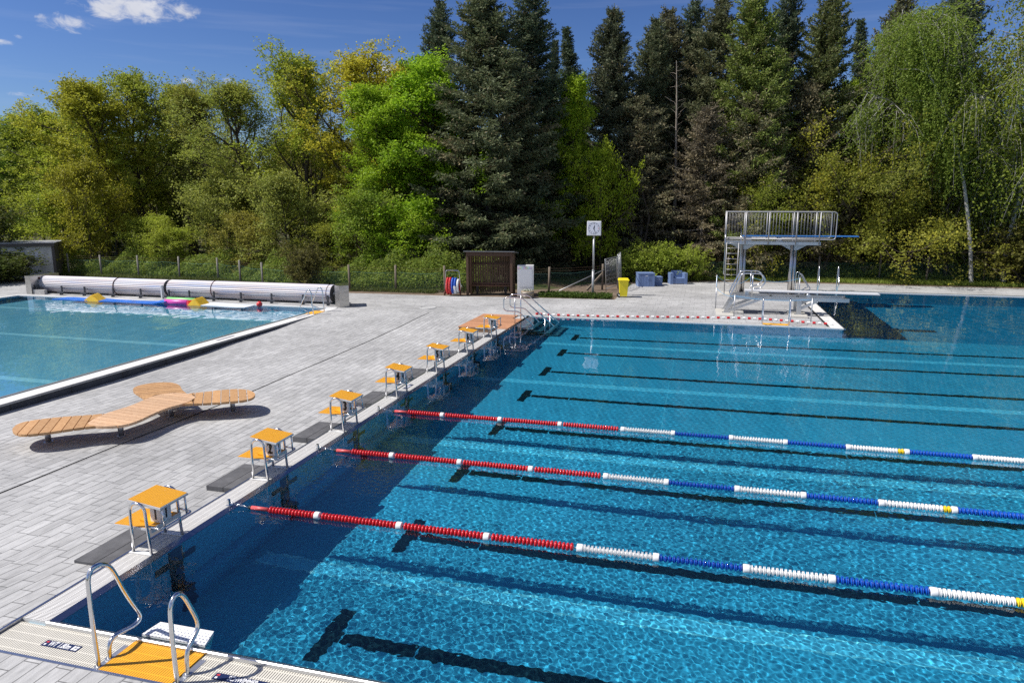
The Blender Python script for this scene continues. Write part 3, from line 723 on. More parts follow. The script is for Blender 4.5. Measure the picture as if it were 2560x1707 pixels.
# ------------------------------------------------------------------ wooden platform and stair rails at the far end of the start wall
def wood(name, c1, c2, stretch, scale=3.0, rough=.6):
    m, nt, out = nodes_of(name)
    p = N(nt, 'ShaderNodeBsdfPrincipled', i_Roughness=rough); L(nt, p.outputs[0], out.inputs[0])
    tc = N(nt, 'ShaderNodeTexCoord'); gi = N(nt, 'ShaderNodeNewGeometry')
    mp = N(nt, 'ShaderNodeMapping'); mp.inputs['Scale'].default_value = stretch; L(nt, tc.outputs['Object'], mp.inputs[0])
    ad = N(nt, 'ShaderNodeVectorMath', operation='ADD'); cb = N(nt, 'ShaderNodeCombineXYZ')
    ml = N(nt, 'ShaderNodeMath', operation='MULTIPLY'); ml.inputs[1].default_value = 37.0; L(nt, gi.outputs['Random Per Island'], ml.inputs[0]); L(nt, ml.outputs[0], cb.inputs[2])
    L(nt, mp.outputs[0], ad.inputs[0]); L(nt, cb.outputs[0], ad.inputs[1])
    nz = N(nt, 'ShaderNodeTexNoise', i_Scale=scale, i_Detail=7.0, i_Roughness=.62, i_Distortion=.6); L(nt, ad.outputs[0], nz.inputs['Vector'])
    r = N(nt, 'ShaderNodeValToRGB'); r.color_ramp.elements[0].position = .3; r.color_ramp.elements[1].position = .72
    r.color_ramp.elements[0].color = rgba(c2); r.color_ramp.elements[1].color = rgba(c1); L(nt, nz.outputs['Fac'], r.inputs[0])
    mr = N(nt, 'ShaderNodeMapRange'); mr.inputs[3].default_value = .84; mr.inputs[4].default_value = 1.12; L(nt, gi.outputs['Random Per Island'], mr.inputs[0])
    m2 = N(nt, 'ShaderNodeMix', data_type='RGBA', blend_type='MULTIPLY'); m2.inputs[0].default_value = 1; L(nt, r.outputs[0], m2.inputs[6]); L(nt, mr.outputs[0], m2.inputs[7])
    L(nt, m2.outputs[2], p.inputs['Base Color'])
    bp = N(nt, 'ShaderNodeBump', i_Strength=.25, i_Distance=.004); L(nt, nz.outputs['Fac'], bp.inputs['Height']); L(nt, bp.outputs[0], p.inputs['Normal'])
    return m
larch = wood('larch boards', (.62,.34,.19), (.34,.14,.07), (1.2, 14, 14))
t = thing('wooden_platform', 'low reddish wooden platform at the far end of the start wall', 'platform', (0,0,0))
b = MB(); b.box(-1.76,-.36,17.74,20.78,-.19,-.014); b.build('frame', wood('dark larch frame', (.26,.16,.09), (.16,.09,.05), (2,14,14)), t)  # frame wood is darker and less red than the boards
b = MB(); n = 21; wd = (20.80-17.72)/n
for i in range(n):
    y0 = 17.72 + i*wd + .004; y1 = 17.72 + (i+1)*wd - .004
    b.box(-1.78, .03 if y1 < 20.05 else -.37, y0, y1, -.012, .020)
b.build('boards', larch, t)
for Y, wd_ in ((18.87, 'nearer'), (19.75, 'farther')):
    t = thing('stair_handrail', f'{wd_} of the two double steel handrails sloping into the water past the wooden platform', 'handrail', (0,Y,0), 0, 'handrails of the pool stairs')
    b = MB(); b.tube(fillet([(.78,0,-.10),(.14,0,.46),(-.30,0,.46),(-.42,0,.52),(-.42,0,.90),(-.32,0,.965),(.26,0,.965),(1.62,0,-.16)], .12), .02, 10); b.build('rail', polished, t)
    for x, z1 in ((-.0, .955), (1.12, .26)):
        b = MB(); b.cyl(x, 0, -.0 if x < .05 else FD, z1, .019, 10); b.build('post', polished, t)
st = MB()
for i in range(5): st.box(.09, .42+.3*i, 18.72-.001*i, 20.45+.001*i, -.30*(i+1)-.05, -.30*(i+1)-.02 if i else -.30)
t = under(st.build('pool_stairs', dullsteel)); tag(t, 'submerged steel stairs in the far corner between the two handrails', 'stairs')

# ------------------------------------------------------------------ wooden lounger
teak = wood('teak', (.60,.36,.17), (.40,.21,.085), (9, 9, 9), 2.0)
teak_pale = wood('pale teak', (.70,.47,.29), (.52,.31,.17), (9, 9, 9), 2.0)
def slats(poly, d, pitch, z0, z1, off=0.0, gap=.008):
    # a plan outline cut into planks that run along direction d
    poly = [Vector(p) for p in poly]; n = Vector((-d[1], d[0])).normalized()
    lo = min(p.dot(n) for p in poly); hi = max(p.dot(n) for p in poly)
    b = MB(); s = lo - off
    def clip(P, nn, c):
        out = []
        for i in range(len(P)):
            a, q = P[i], P[(i+1) % len(P)]; da, dq = a.dot(nn)-c, q.dot(nn)-c
            if da >= 0: out.append(a)
            if (da > 0) != (dq > 0) and abs(da-dq) > 1e-9: out.append(a + (q-a)*(da/(da-dq)))
        return out
    while s < hi:
        P = clip(poly, n, s + gap/2); P = clip(P, -n, -(s + pitch - gap/2)) if len(P) > 2 else P
        if len(P) > 2:
            ar = sum(P[i].x*P[(i+1) % len(P)].y - P[(i+1) % len(P)].x*P[i].y for i in range(len(P)))/2
            if abs(ar) > 1e-4:
                if ar < 0: P.reverse()
                b.prism(P, z0, z1)
        s += pitch
    return b
def rounded(poly, it=2):
    P = [Vector(p) for p in poly]
    for _ in range(it):
        P = [q for i in range(len(P)) for q in (P[i]*.75+P[(i+1) % len(P)]*.25, P[i]*.25+P[(i+1) % len(P)]*.75)]
    return P
def smooth_open(pts, it=2):
    P = [Vector(p) for p in pts]
    for _ in range(it):
        Q = [P[0]]
        for a, c in zip(P[:-1], P[1:]): Q += [a*.75+c*.25, a*.25+c*.75]
        P = Q + [P[-1]]
    return P
t = thing('wooden_lounger', 'three-armed wooden sunbathing bench with curved slatted arms on short steel legs', 'bench', (0,0,0))
zt, zb = .178, .128
central = rounded([(-4.84,4.83),(-4.95,5.30),(-4.92,5.60),(-4.88,5.95),(-4.95,6.40),(-5.00,6.80),(-4.74,7.05),(-4.38,7.06),(-4.03,6.87),(-3.92,6.56),(-3.93,6.30),(-4.04,6.0),(-4.01,5.55),(-3.93,5.05),(-4.02,4.74),(-4.40,4.60),(-4.68,4.64)], 2)
slats(central, (1, -.10), .165, zb, zt, gap=.012).build('curved_seat', teak_pale, t)
left = smooth_open([(-4.955,5.33),(-5.16,5.18),(-5.67,4.89),(-5.97,4.60),(-6.04,4.37),(-5.85,4.06),(-5.48,3.85),(-5.24,3.89),(-5.04,4.05),(-4.70,4.44),(-4.46,4.63)], 2) + [Vector((-4.70,4.67)), Vector((-4.86,4.84))]
slats(left, (.46,-.63), .178, zb, zt-.001, gap=.016).build('side_arm', teak, t)
back = smooth_open([(-4.95,6.42),(-5.37,6.69),(-5.80,6.96),(-6.02,7.30),(-5.88,7.68),(-5.50,7.83),(-5.10,7.66),(-4.78,7.32),(-4.45,7.07)], 2) + [Vector((-4.74,7.07)), Vector((-5.02,6.80))]
slats(back, (.75,.56), .165, zb, zt-.001, .05, gap=.014).build('side_arm', teak, t)
right = smooth_open([(-4.38,7.06),(-4.22,7.19),(-3.79,7.60),(-3.41,7.73),(-3.00,7.51),(-2.79,7.17),(-2.83,6.92),(-3.01,6.76),(-3.50,6.48),(-3.90,6.33)], 2) + [Vector((-3.90,6.56)), Vector((-4.03,6.88))]
slats(right, (.53,-.72), .178, zb, zt-.001, gap=.016).build('side_arm', teak, t)
for x, y in ((-5.51,4.50),(-4.46,5.18),(-4.44,6.54),(-3.40,7.23),(-5.45,7.35)):
    zg = deck_z(x, y)
    b = MB(); b.cyl(x, y, zg, zb, .052, 18); b.cyl(x, y, zg, zg+.012, .085, 18); b.build('leg', dullsteel, t)
# ------------------------------------------------------------------ second pool: cover reel, inflatables, ladder
def reel_mat():
    m, nt, out = nodes_of('cover slats')
    p = N(nt, 'ShaderNodeBsdfPrincipled', i_Roughness=.5, i_Metallic=.0); L(nt, p.outputs[0], out.inputs[0])
    tc = N(nt, 'ShaderNodeTexCoord'); mp = N(nt, 'ShaderNodeMapping'); mp.inputs['Scale'].default_value = (.30, 11, 11); L(nt, tc.outputs['Object'], mp.inputs[0])
    nz = N(nt, 'ShaderNodeTexNoise', i_Scale=1.0, i_Detail=3.0); L(nt, mp.outputs[0], nz.inputs['Vector'])
    r = N(nt, 'ShaderNodeValToRGB'); e = r.color_ramp.elements; e[0].position = .34; e[1].position = .62
    e[0].color = (.26,.33,.50,1); e[1].color = (.52,.53,.57,1); x = e.new(.45); x.color = (.50,.43,.42,1)
    L(nt, nz.outputs['Fac'], r.inputs[0]); L(nt, r.outputs[0], p.inputs['Base Color']); return m
slat_m = reel_mat()
RY, RZ, RR = 22.0, .435, .395
t = thing('cover_reel', 'long horizontal roll of white slatted pool cover on dark supports behind the second pool', 'pool cover', (0, 0, 0))
def reel_part(x0, x1, r, nm='cover_roll'):
    n = 30; b = MB(); vs = []; fs = []
    for x in (x0, x1):
        for k in range(n*2):
            a = 2*PI*k/(2*n); rr = r if k % 2 == 0 else r*.955
            vs.append((x, RY + rr*math.cos(a), RZ + rr*math.sin(a)))
    m = 2*n
    fs = [(k, (k+1) % m, m+(k+1) % m, m+k) for k in range(m)]
    b.add(vs, fs, 0); b.f.append(tuple(range(m))[::-1]); b.m.append(1); b.sm.append(False); b.f.append(tuple(range(m, 2*m))); b.m.append(1); b.sm.append(False)
    # the spiral of slats seen on the end face
    for j in range(6):
        q = r*(.25+.13*j); b.tube([(x1+.004, RY+q*math.cos(a), RZ+q*math.sin(a)) for a in np.linspace(0, 2*PI, 24, endpoint=False)], .010, 5, 1, closed=True)
    return b.build(nm, [slat_m, mat('slat ends', (.16,.16,.17), .6, 0, .4, 30)], t)
reel_part(-24.85, -20.35, RR); reel_part(-20.32, -17.52, RR*.965); reel_part(-17.35, -14.98, RR*.985); reel_part(-14.95, -8.98, RR)
b = MB(); b.tube([(-25.0, RY, RZ), (-8.5, RY, RZ)], .085, 16); b.build('axle', dullsteel, t)
for x in (-20.335, -14.965):
    b = MB(); b.tube([(x, RY+.40*math.cos(a), RZ+.40*math.sin(a)) for a in np.linspace(0, 2*PI, 40, endpoint=False)], .012, 6, closed=True); b.build('strap', mat('dark red strap', (.10,.02,.02), .7), t)
for x in (-8.99,):
    b = MB(); b.tube([(x-.18, RY+.398*math.cos(a), RZ+.398*math.sin(a)) for a in np.linspace(0, 2*PI, 60, endpoint=False)], .009, 6, closed=True); b.build('strap', MATS['dark red strap'], t)
dk = mat('dark support', (.06,.065,.075), .5, .3)
for x in (-24.6, -23.2, -21.85, -20.2, -18.65, -17.1, -16.0, -14.7, -13.3, -11.75, -10.2, -9.0):
    b = MB(); b.box(x-.03, x+.03, RY-.56, RY-.50, 0, .42); b.beam((x, RY-.53, .36), (x+.1, RY-.44, .30), .03, .03); b.box(x-.10, x+.26, RY-.72, RY-.64, .10, .15); b.beam((x+.05, RY-.68, .0), (x+.05, RY-.68, .11), .05, .05); b.beam((x+.1, RY-.68, .02), (x+.2, RY-.68, .11), .04, .04)
    b.build('support', dk, t)
b = MB(); b.box(-17.47,-17.40, RY-.62, RY-.5, 0, .62); b.build('mid_bracket', offwhite, t)
cab_m = mat('stainless cabinet', (.50,.49,.47), .26, 1.0, .2, 3, stretch=(1,1,6))
for poly, h, lb in (([(-8.15,20.95),(-7.88,21.27),(-8.35,22.15),(-8.78,21.8),(-8.5,21.2)], .915, 'tall stainless steel drive cabinet at the near end of the cover roll'),
                    ([(-25.05,21.2),(-24.72,21.2),(-24.72,22.8),(-25.05,22.8)], .88, 'stainless steel bearing box at the far end of the cover roll by the shed')):
    t = thing('drive_cabinet', lb, 'cabinet')
    b = MB(); b.prism(poly, 0, h-.012); b.build('housing', cab_m, t)
    cx = sum(p[0] for p in poly)/len(poly); cy = sum(p[1] for p in poly)/len(poly)
    b = MB(); b.prism([(cx+(p[0]-cx)*1.015, cy+(p[1]-cy)*1.015) for p in poly], h-.0119, h); b.build('cover_plate', cab_m, t)
    b = MB(); q0 = Vector(poly[1]) + (Vector(poly[2])-Vector(poly[1]))*.3; b.beam((q0.x, q0.y, h-.14), (q0.x+.02, q0.y+.01, h-.14), .1, .1); b.build('switch', MATS['dark red strap'], t)
b = MB(); b.box(-24.70,-24.02,21.25,21.4,0,.22)
tag(b.build('concrete_block', concrete), 'low grey concrete block under the far end of the cover roll', 'block')
# ladder of the second pool
t = thing('pool_ladder', 'small steel ladder rails with orange mat at the corner of the second pool', 'pool ladder')
for y in (19.0, 19.85):
    b = MB(); b.tube(smooth_path([(-8.27,y,0),(-8.29,y,.45),(-8.31,y,.90),(-8.42,y,.985),(-8.52,y,.93),(-8.66,y,.62),(-8.84,y,.30),(-8.82,y,.20),(-8.66,y,.17),(-8.50,y,.12),(-8.48,y,0)], 2), .021, 10); b.build('handrail', polished, t)
b = MB(); b.box(-8.68,-8.22,19.03,19.82,.001,.014); b.build('tread_mat', orange_plain, t)
# inflatables floating at the far edge
matb = mat('blue foam mat', (.015,.15,.60), .45, 0, .15, 3)
fwh = mat('white foam mat', (.72,.75,.78), .5, 0, .1, 3)
ylw = mat('yellow vinyl', (.72,.45,.03), .45, 0, .2, 3)
pinkm = mat('pink vinyl', (.62,.06,.36), .4, 0, .1, 3)
grn = mat('green vinyl', (.22,.60,.18), .45, 0, .1, 3)
redv = mat('red vinyl', (.68,.03,.03), .4, 0, .08, 3, coat=.3)
def wavy_mat(x0, x1, y0, y1, name, m, label, amp_, ph_, th=.035, sk=0.0):
    nx, ny = 28, 6; vs = []; fs = []
    for j in range(ny):
        for i in range(nx):
            u, v = i/(nx-1), j/(ny-1)
            z = .0 + amp_*math.sin(u*5 + ph_)*(.6+.4*v) + (.10*max(0, u-.82)/.18 if amp_ > .015 else 0) + .03*max(0, v-.7)
            vs.append((x0+(x1-x0)*u + sk*v, y0+(y1-y0)*v + .05*math.sin(u*6), z))
    k = len(vs); vs += [(x, y, z-th) for x, y, z in vs]
    for j in range(ny-1):
        for i in range(nx-1):
            a = j*nx+i; fs.append((a, a+1, a+nx+1, a+nx)); fs.append((k+a, k+a+nx, k+a+nx+1, k+a+1))
    for i in range(nx-1):
        fs.append((i, k+i, k+i+1, i+1)); a = (ny-1)*nx+i; fs.append((a, a+1, k+a+1, k+a))
    for j in range(ny-1):
        a = j*nx; fs.append((a, a+nx, k+a+nx, k+a)); a = j*nx+nx-1; fs.append((a, k+a, k+a+nx, a+nx))
    b = MB(); b.add(vs, fs, 0, False); o = b.build(name, m); tag(o, label, 'floating mat', 'floating mats in the second pool')
wavy_mat(-22.3,-20.0,20.05,20.70,'floating_mat', matb, 'short blue foam mat floating beyond the yellow wedge nearest the shed', .012, 1.0, sk=.2)
wavy_mat(-19.85,-16.05,20.02,20.72,'floating_mat', matb, 'long blue foam mat floating between the yellow wedge and the pink roll', .03, 2.4, sk=-.3)
wavy_mat(-14.5,-12.1,20.02,20.72,'floating_mat', fwh, 'white foam mat floating beside the red ball', .010, .4)
def wedge(x0, x1, y0, y1, h, label, dx=.0):
    b = MB(); mx = (x0+x1)/2
    v = [(x0,y0,-.06),(x1,y0,-.06),(x1+dx,y1,-.03),(x0+dx,y1,-.03),(mx-.04,y0+.06,h),(mx+.04,y0+.06,h),(mx+dx+.04,y1-.03,h+.03),(mx+dx-.04,y1-.03,h+.03)]
    bm = bmesh.new(); bv = [bm.verts.new(p) for p in v]
    for f in [(0,3,2,1),(4,5,6,7),(0,1,5,4),(1,2,6,5),(2,3,7,6),(3,0,4,7)]: bm.faces.new([bv[i] for i in f])
    bmesh.ops.bevel(bm, geom=list(bm.edges), offset=.025, segments=2, affect='EDGES')
    bm.verts.index_update(); b.add([q.co for q in bm.verts], [[q.index for q in f.verts] for f in bm.faces], 0, False); bm.free()
    tag(b.build('foam_wedge', ylw), label, 'foam wedge', 'yellow foam wedges in the second pool')
wedge(-20.55,-19.55,20.0,20.72,.24,'yellow foam wedge floating between the two blue mats', -.25)
wedge(-15.0,-14.25,20.0,20.72,.26,'yellow foam wedge floating between the pink roll and the white mat', -.05)
b = MB(); b.lathe([(-.60,.01),(-.59,.10),(-.56,.135),(.56,.135),(.59,.10),(.60,.01)], (-15.65,20.22,.055), (1,.0,0), 16)
tag(b.build('foam_roll', pinkm), 'pink inflatable roll floating in front of the green one', 'foam roll')
b = MB(); b.lathe([(-.75,.01),(-.74,.10),(-.71,.13),(.71,.13),(.74,.10),(.75,.01)], (-15.7,20.58,.09), (1,0,0), 16)
tag(b.build('foam_roll', grn), 'light green inflatable roll behind the pink one', 'foam roll')
b = MB(); b.hexa([(-15.05,20.08,-.05),(-14.9,20.05,-.05),(-14.85,20.5,-.05),(-15.1,20.5,-.05),(-15.02,20.10,.16),(-14.95,20.09,.16),(-14.93,20.4,.17),(-15.0,20.4,.17)])
tag(b.build('foam_cushion', redv), 'small red cushion squeezed between the pink roll and a yellow wedge', 'cushion')
bm = bmesh.new(); bmesh.ops.create_uvsphere(bm, u_segments=20, v_segments=12, radius=.125); b = MB()
bm.verts.index_update(); b.add([v.co + Vector((-11.68,20.45,.085)) for v in bm.verts], [[v.index for v in f.verts] for f in bm.faces], 0, True); bm.free()
tag(b.build('ball', redv), 'shiny red ball floating near the second pool ladder', 'ball')

# ------------------------------------------------------------------ float line on the deck at the far pool edge
pts = [(.30,21.18),(.5,21.4),(.42,21.22),(.62,21.12),(.82,21.09),(1.2,21.08),(2.0,21.14),(3.2,21.25),(5,21.6),(6.3,21.88),(7.06,21.98),(7.6,22.1),(8.4,22.15),(9.1,22.05),(9.86,21.85),(10.4,21.66),(10.9,21.56),(11.1,21.5)]
pth = smooth_open(pts, 2)
t = thing('float_line', 'cord strung with small red and white floats lying along the far pool edge', 'float line', (0,0,.045))
b = MB(); b.tube([(p.x, p.y, 0) for p in pth], .006, 5); b.build('cord', white_p, t)
acc = 0; nxt = .0; idx = 0; prev = pth[0]
FL = {}
for cn, m in (('red', red_p), ('white', white_p)):
    b = MB(); b.lathe([(-.055,.02),(-.05,.04),(.05,.04),(.055,.02)], (0,0,0), (1,0,0), 10); me = bpy.data.meshes.new('float'); me.from_pydata(b.v, [], b.f); me.materials.append(m); FL[cn] = me
for p in pth[1:]:
    d = (p-prev).length
    while nxt <= acc + d:
        q = prev + (p-prev)*((nxt-acc)/max(d, 1e-6)); dr = (p-prev)
        o = bpy.data.objects.new('float', FL['red' if idx % 2 == 0 else 'white']); COL.objects.link(o); o.parent = t
        o.location = (q.x, q.y, 0); o.rotation_euler = (0, 0, math.atan2(dr.y, dr.x) + random.uniform(-.12, .12)); idx += 1; nxt += .19
    acc += d; prev = p

# ------------------------------------------------------------------ 1 m springboard
beige = mat('pad concrete', (.52,.50,.45), .85, 0, .15, 5)
def pad(x0, x1, y0, y1, z1, label):
    b = MB(); b.bbox(x0, x1, y0, y1, -.01, z1, .012); tag(b.build('concrete_pad', beige), label, 'concrete pad')
pad(9.86, 10.50, 22.9, 24.35, .075, 'pale concrete pad under the front post of the low springboard')
pad(7.12, 7.78, 22.75, 24.6, .035, 'flat pale concrete pad under the rear foot of the low springboard')
pad(10.05, 11.0, 29.3, 30.6, .05, 'pale concrete pad under the front column of the tall diving tower')
pad(7.35, 8.9, 29.3, 30.6, .05, 'pale concrete pad under the rear column and ladder of the tall diving tower')
alu = mat('aluminium frame', (.55,.56,.57), .38, .9, .1, 8)
t = thing('springboard', 'low springboard with pale board on a steel frame beside the diving pool', 'springboard')
b = MB(); b.hexa([(8.2,23.76,.87),(13.1,23.76,.865),(13.1,24.24,.865),(8.2,24.24,.87),(8.2,23.76,.915),(13.1,23.76,.905),(13.1,24.24,.905),(8.2,24.24,.915)])
b.build('board', mat('board surface', (.66,.67,.69), .5, .1, .1, 4), t)
b = MB()
for y in (23.55, 24.45):
    b.box(7.75, 12.0, y-.05, y+.05, .58, .72)
for x in (7.8, 9.2, 10.2, 11.95): b.box(x-.04, x+.04, 23.6, 24.4, .60, .70)
b.box(8.2, 8.34, 23.7, 24.3, .72, .87); b.tube([(10.55, 23.6, .78),(10.55, 24.4, .78)], .075, 12)
b.box(7.72, 8.2, 23.5, 24.5, .72, .75)
b.build('frame', alu, t)
for y in (23.5, 24.5):
    b = MB(); b.beam((7.46,y,.03),(7.78,y,.66), .09, .12); b.beam((7.5,y,.06),(8.75,y,.60), .08, .10); b.box(7.36,7.66,y-.08,y+.08,.03,.055); b.build('rear_leg', alu, t)
    b = MB(); b.box(10.13,10.29,y-.08,y+.08,.075,.60); b.beam((10.25,y,.28),(10.85,y,.60), .08, .10); b.box(10.05,10.37,y-.12,y+.12,.075,.095); b.build('front_leg', alu, t)
for y in (23.42, 24.58):
    b = MB(); b.tube(fillet([(7.72,y,.60),(7.62,y,.72),(8.02,y,1.62),(8.78,y,1.62),(8.95,y,1.30),(8.7,y,1.02),(8.42,y,1.02)], .16), .026, 10); b.tube([(8.44,y,1.60),(8.44,y,.70)], .022, 8); b.build('handrail', polished, t)

# ------------------------------------------------------------------ 3 m diving tower
satin = mat('satin steel', (.36,.36,.37), .5, .5, .08, 10)
t = thing('diving_tower', 'tall steel diving tower with railed platform, ladder and a blue board', 'diving tower')
for x, y in ((8.36, 30.05), (10.62, 30.0)):
    for s in (-1, 1):
        b = MB(); b.cyl(x + .075*s, y + .05*s, .05, 2.42, .085, 18); b.cyl(x + .075*s, y+.05*s, .05, .075, .15, 18); b.build('column', mat('column steel', (.50,.50,.51), .30, 1.0, .1, 3, stretch=(1,1,.2)), t)
    b = MB(); b.add([(x-.62,y-.05,2.42),(x+.62,y-.05,2.42),(x+.16,y-.05,2.16),(x-.16,y-.05,2.16),(x-.62,y+.05,2.42),(x+.62,y+.05,2.42),(x+.16,y+.05,2.16),(x-.16,y+.05,2.16)], [(0,1,2,3),(7,6,5,4),(0,3,7,4),(1,5,6,2),(3,2,6,7),(0,4,5,1)]); b.build('bracket', alu, t)
b = MB(); b.box(7.50, 11.70, 29.42, 29.50, 2.42, 2.56); b.box(7.50, 11.70, 30.60, 30.68, 2.42, 2.56); b.box(7.50, 7.58, 29.5, 30.6, 2.42, 2.56); b.box(11.62, 11.70, 29.5, 30.6, 2.42, 2.56); b.box(7.58, 11.62, 29.5, 30.6, 2.50, 2.545)
b.build('platform', alu, t)
b = MB(); b.hexa([(8.3,29.8,2.76),(13.35,29.8,2.80),(13.35,30.3,2.80),(8.3,30.3,2.76),(8.3,29.8,2.81),(13.35,29.8,2.84),(13.35,30.3,2.84),(8.3,30.3,2.81)])
b.build('board', mat('blue board', (.03,.17,.50), .5, 0, .1, 4), t)
b = MB(); b.tube([(9.95,29.72,2.66),(9.95,30.38,2.66)], .10, 14); b.box(8.35,8.7,29.85,30.25,2.545,2.76); b.box(9.8,10.1,29.8,30.3,2.545,2.60); b.build('fulcrum', alu, t)
for y in (29.40, 30.70):
    b = MB(); b.tube([(7.49,y,3.92)] + fillet([(7.52,y,3.92),(12.3,y,3.92),(12.3,y,2.68),(7.52,y,2.68)], .16), .025, 8); b.build('railing', satin, t)
    for x in (7.52, 8.40, 9.42, 10.62, 11.62):
        b = MB(); b.tube([(x,y,2.44),(x,y,3.92)], .030, 8); b.build('rail_post', satin, t)
    b = MB()
    for i in range(34):
        x = 7.66 + i*.137
        b.tube([(x,y,2.68),(x,y,3.91)], .005, 5)
    b.build('baluster', satin, t)
b = MB()
for x in (7.58, 8.12): b.tube([(x, 29.35, .03), (x, 29.35, 2.5)], .022, 8)
for i in range(10): b.tube([(7.58, 29.35, .24+.25*i), (8.12, 29.35, .24+.25*i)], .016, 6)
b.build('ladder', satin, t)
b = MB()
for x in (7.50, 8.20): b.tube(fillet([(x+.06*(1 if x<8 else -1),29.30,.98),(x,29.2,1.05),(x,29.2,2.5),(x,29.38,3.1)], .1), .02, 8)
b.build('ladder_handrail', polished, t)

# rope barrier posts round the springboard
bl = mat('light blue rope', (.10,.32,.55), .7)
t = thing('rope_barrier', 'thin light blue rope slung between slim steel posts round the springboards', 'rope barrier')
pp = [(7.12,24.75,.9),(7.14,25.9,1.28),(7.77,22.5,.87),(10.49,22.16,.87),(10.9,29.2,.95),(8.75,29.4,.95)]
for x, y, h in pp:
    b = MB(); b.cyl(x, y, -.01, h, .021, 10); b.cyl(x, y, h, h+.02, .026, 10); b.build('post', dullsteel, t)
def sag(a, c, s, n=14): return [Vector(a)*(1-u)+Vector(c)*u - Vector((0,0,s*4*u*(1-u))) for u in np.linspace(0, 1, n)]
b = MB(); b.tube(sag((7.14,25.9,1.26),(7.12,24.75,.86),.05), .008, 5); b.tube(sag((7.12,24.75,.86),(7.77,22.5,.83),.12), .008, 5); b.tube(sag((7.77,22.5,.83),(10.49,22.16,.83),.10), .010, 5); b.tube(sag((10.9,29.2,.92),(8.75,29.4,.9),.2), .008, 5); b.tube(sag((8.75,29.4,.9),(7.14,25.9,1.26),.35), .008, 5)
b.build('rope', bl, t)

def simple_ladder(xa, xb, y, sgn, label, mat_on):
    t = thing('pool_ladder', label, 'pool ladder')
    for x in (xa, xb):
        b = MB(); b.tube(smooth_path([(x,y,0),(x,y,.45),(x,y+.02*sgn,.86),(x,y-.05*sgn,.95),(x,y-.16*sgn,.92),(x,y-.30*sgn,.55),(x,y-.50*sgn,.26),(x,y-.48*sgn,.18),(x,y-.3*sgn,.15),(x,y-.24*sgn,0)], 2), .021, 8); b.build('handrail', polished, t)
    if mat_on:
        b = MB(); b.box(xa+.03, xb-.03, y-.30, y+.02, .007, .016); b.build('tread_mat', orange_plain, t)
simple_ladder(8.70, 9.62, 21.30, 1, 'steel ladder rails with orange mat at the pool edge in front of the low springboard', True)
t = thing('pool_ladder', 'pair of steel ladder rails at the diving pool edge under the blue board', 'pool ladder')
for y in (31.0, 31.9):
    b = MB(); b.tube(smooth_path([(11.05,y,0),(11.05,y,.5),(11.04,y,.9),(11.12,y,.98),(11.22,y,.93),(11.42,y,.55),(11.62,y,.27),(11.6,y,.2),(11.45,y,.16),(11.36,y,.0)], 2), .022, 8); b.build('handrail', polished, t)
t = thing('pool_ladder', 'pair of tall steel rails standing at the far edge of the diving pool', 'pool ladder')
for x in (12.2, 13.1):
    b = MB(); b.tube(smooth_path([(x,32.85,0),(x,32.84,.6),(x,32.8,1.15),(x,32.72,1.25),(x,32.62,1.15),(x,32.45,.7),(x,32.2,.42),(x,32.3,.3),(x,32.55,.2),(x,32.6,0)], 2), .024, 8); b.build('handrail', polished, t)
# ------------------------------------------------------------------ wooden shelter with bench
brown = wood('stained planks', (.115,.062,.035), (.05,.026,.015), (12,12,1.2), 2.0, .75)
brown2 = wood('weathered slats', (.20,.125,.075), (.095,.055,.032), (12,12,1.2), 2.0, .8)
t = thing('shelter', 'open dark brown wooden shelter with slatted back and a bench inside', 'shelter', (-4.25, 26.03, 0), R(6.5))
W, D, H = 2.20, .85, 2.06
for x, y in ((0,0),(W-.10,0),(0,D),(W-.10,D)):
    b = MB(); b.box(x, x+.11, y, y+.10, 0, H-.02 if y else H+.0); b.build('post', brown, t)
b = MB(); b.hexa([(-.10,-.12,H+.03),(W+.12,-.12,H+.03),(W+.16,D+.22,H-.10),(-.06,D+.22,H-.10),(-.10,-.12,H+.065),(W+.12,-.12,H+.065),(W+.16,D+.22,H-.065),(-.06,D+.22,H-.065)])
b.build('roof', mat('roof sheet', (.22,.23,.24), .5, .4, .2, 4), t)
b = MB(); b.box(.0, W, -.015, .0, H-.17, H+.03); b.build('fascia', brown, t)
b = MB(); n = 17
for i in range(n): b.box(.13+i*.117, .13+i*.117+.088, D+.03, D+.055, .10, H-.12)
b.build('back_slats', brown2, t)
for s, x in ((0, .0), (1, W-.03)):
    b = MB()
    for i in range(6): b.box(x, x+.025, .115+i*.12, .115+i*.12+.112, .05, H-.08)
    b.build('side_panel', brown2, t)
b = MB(); b.box(.11, W-.11, D-.01, D+.03, 1.42, 1.53); b.build('hook_rail', brown, t)
b = MB()
for i in range(7): x = .3+i*.26; b.tube(fillet([(x,D-.01,1.46),(x,D-.07,1.46),(x,D-.07,1.50)], .02), .008, 5)
b.build('hook', black_p, t)
b = MB(); b.box(.12, W-.12, D-.34, D-.04, .42, .46); b.box(.12, W-.12, D-.10, D-.03, .48, .56); b.build('bench_seat', wood('bench seat', (.22,.10,.055), (.12,.055,.03), (1.2,12,12), 2.0), t)
for x in (.38, W-.45):
    b = MB(); b.box(x, x+.04, D-.33, D-.28, 0, .42); b.box(x, x+.04, D-.12, D-.06, 0, .42); b.box(x+.06, x+.10, D-.33, D-.28, 0, .42); b.build('bench_leg', black_p, t)
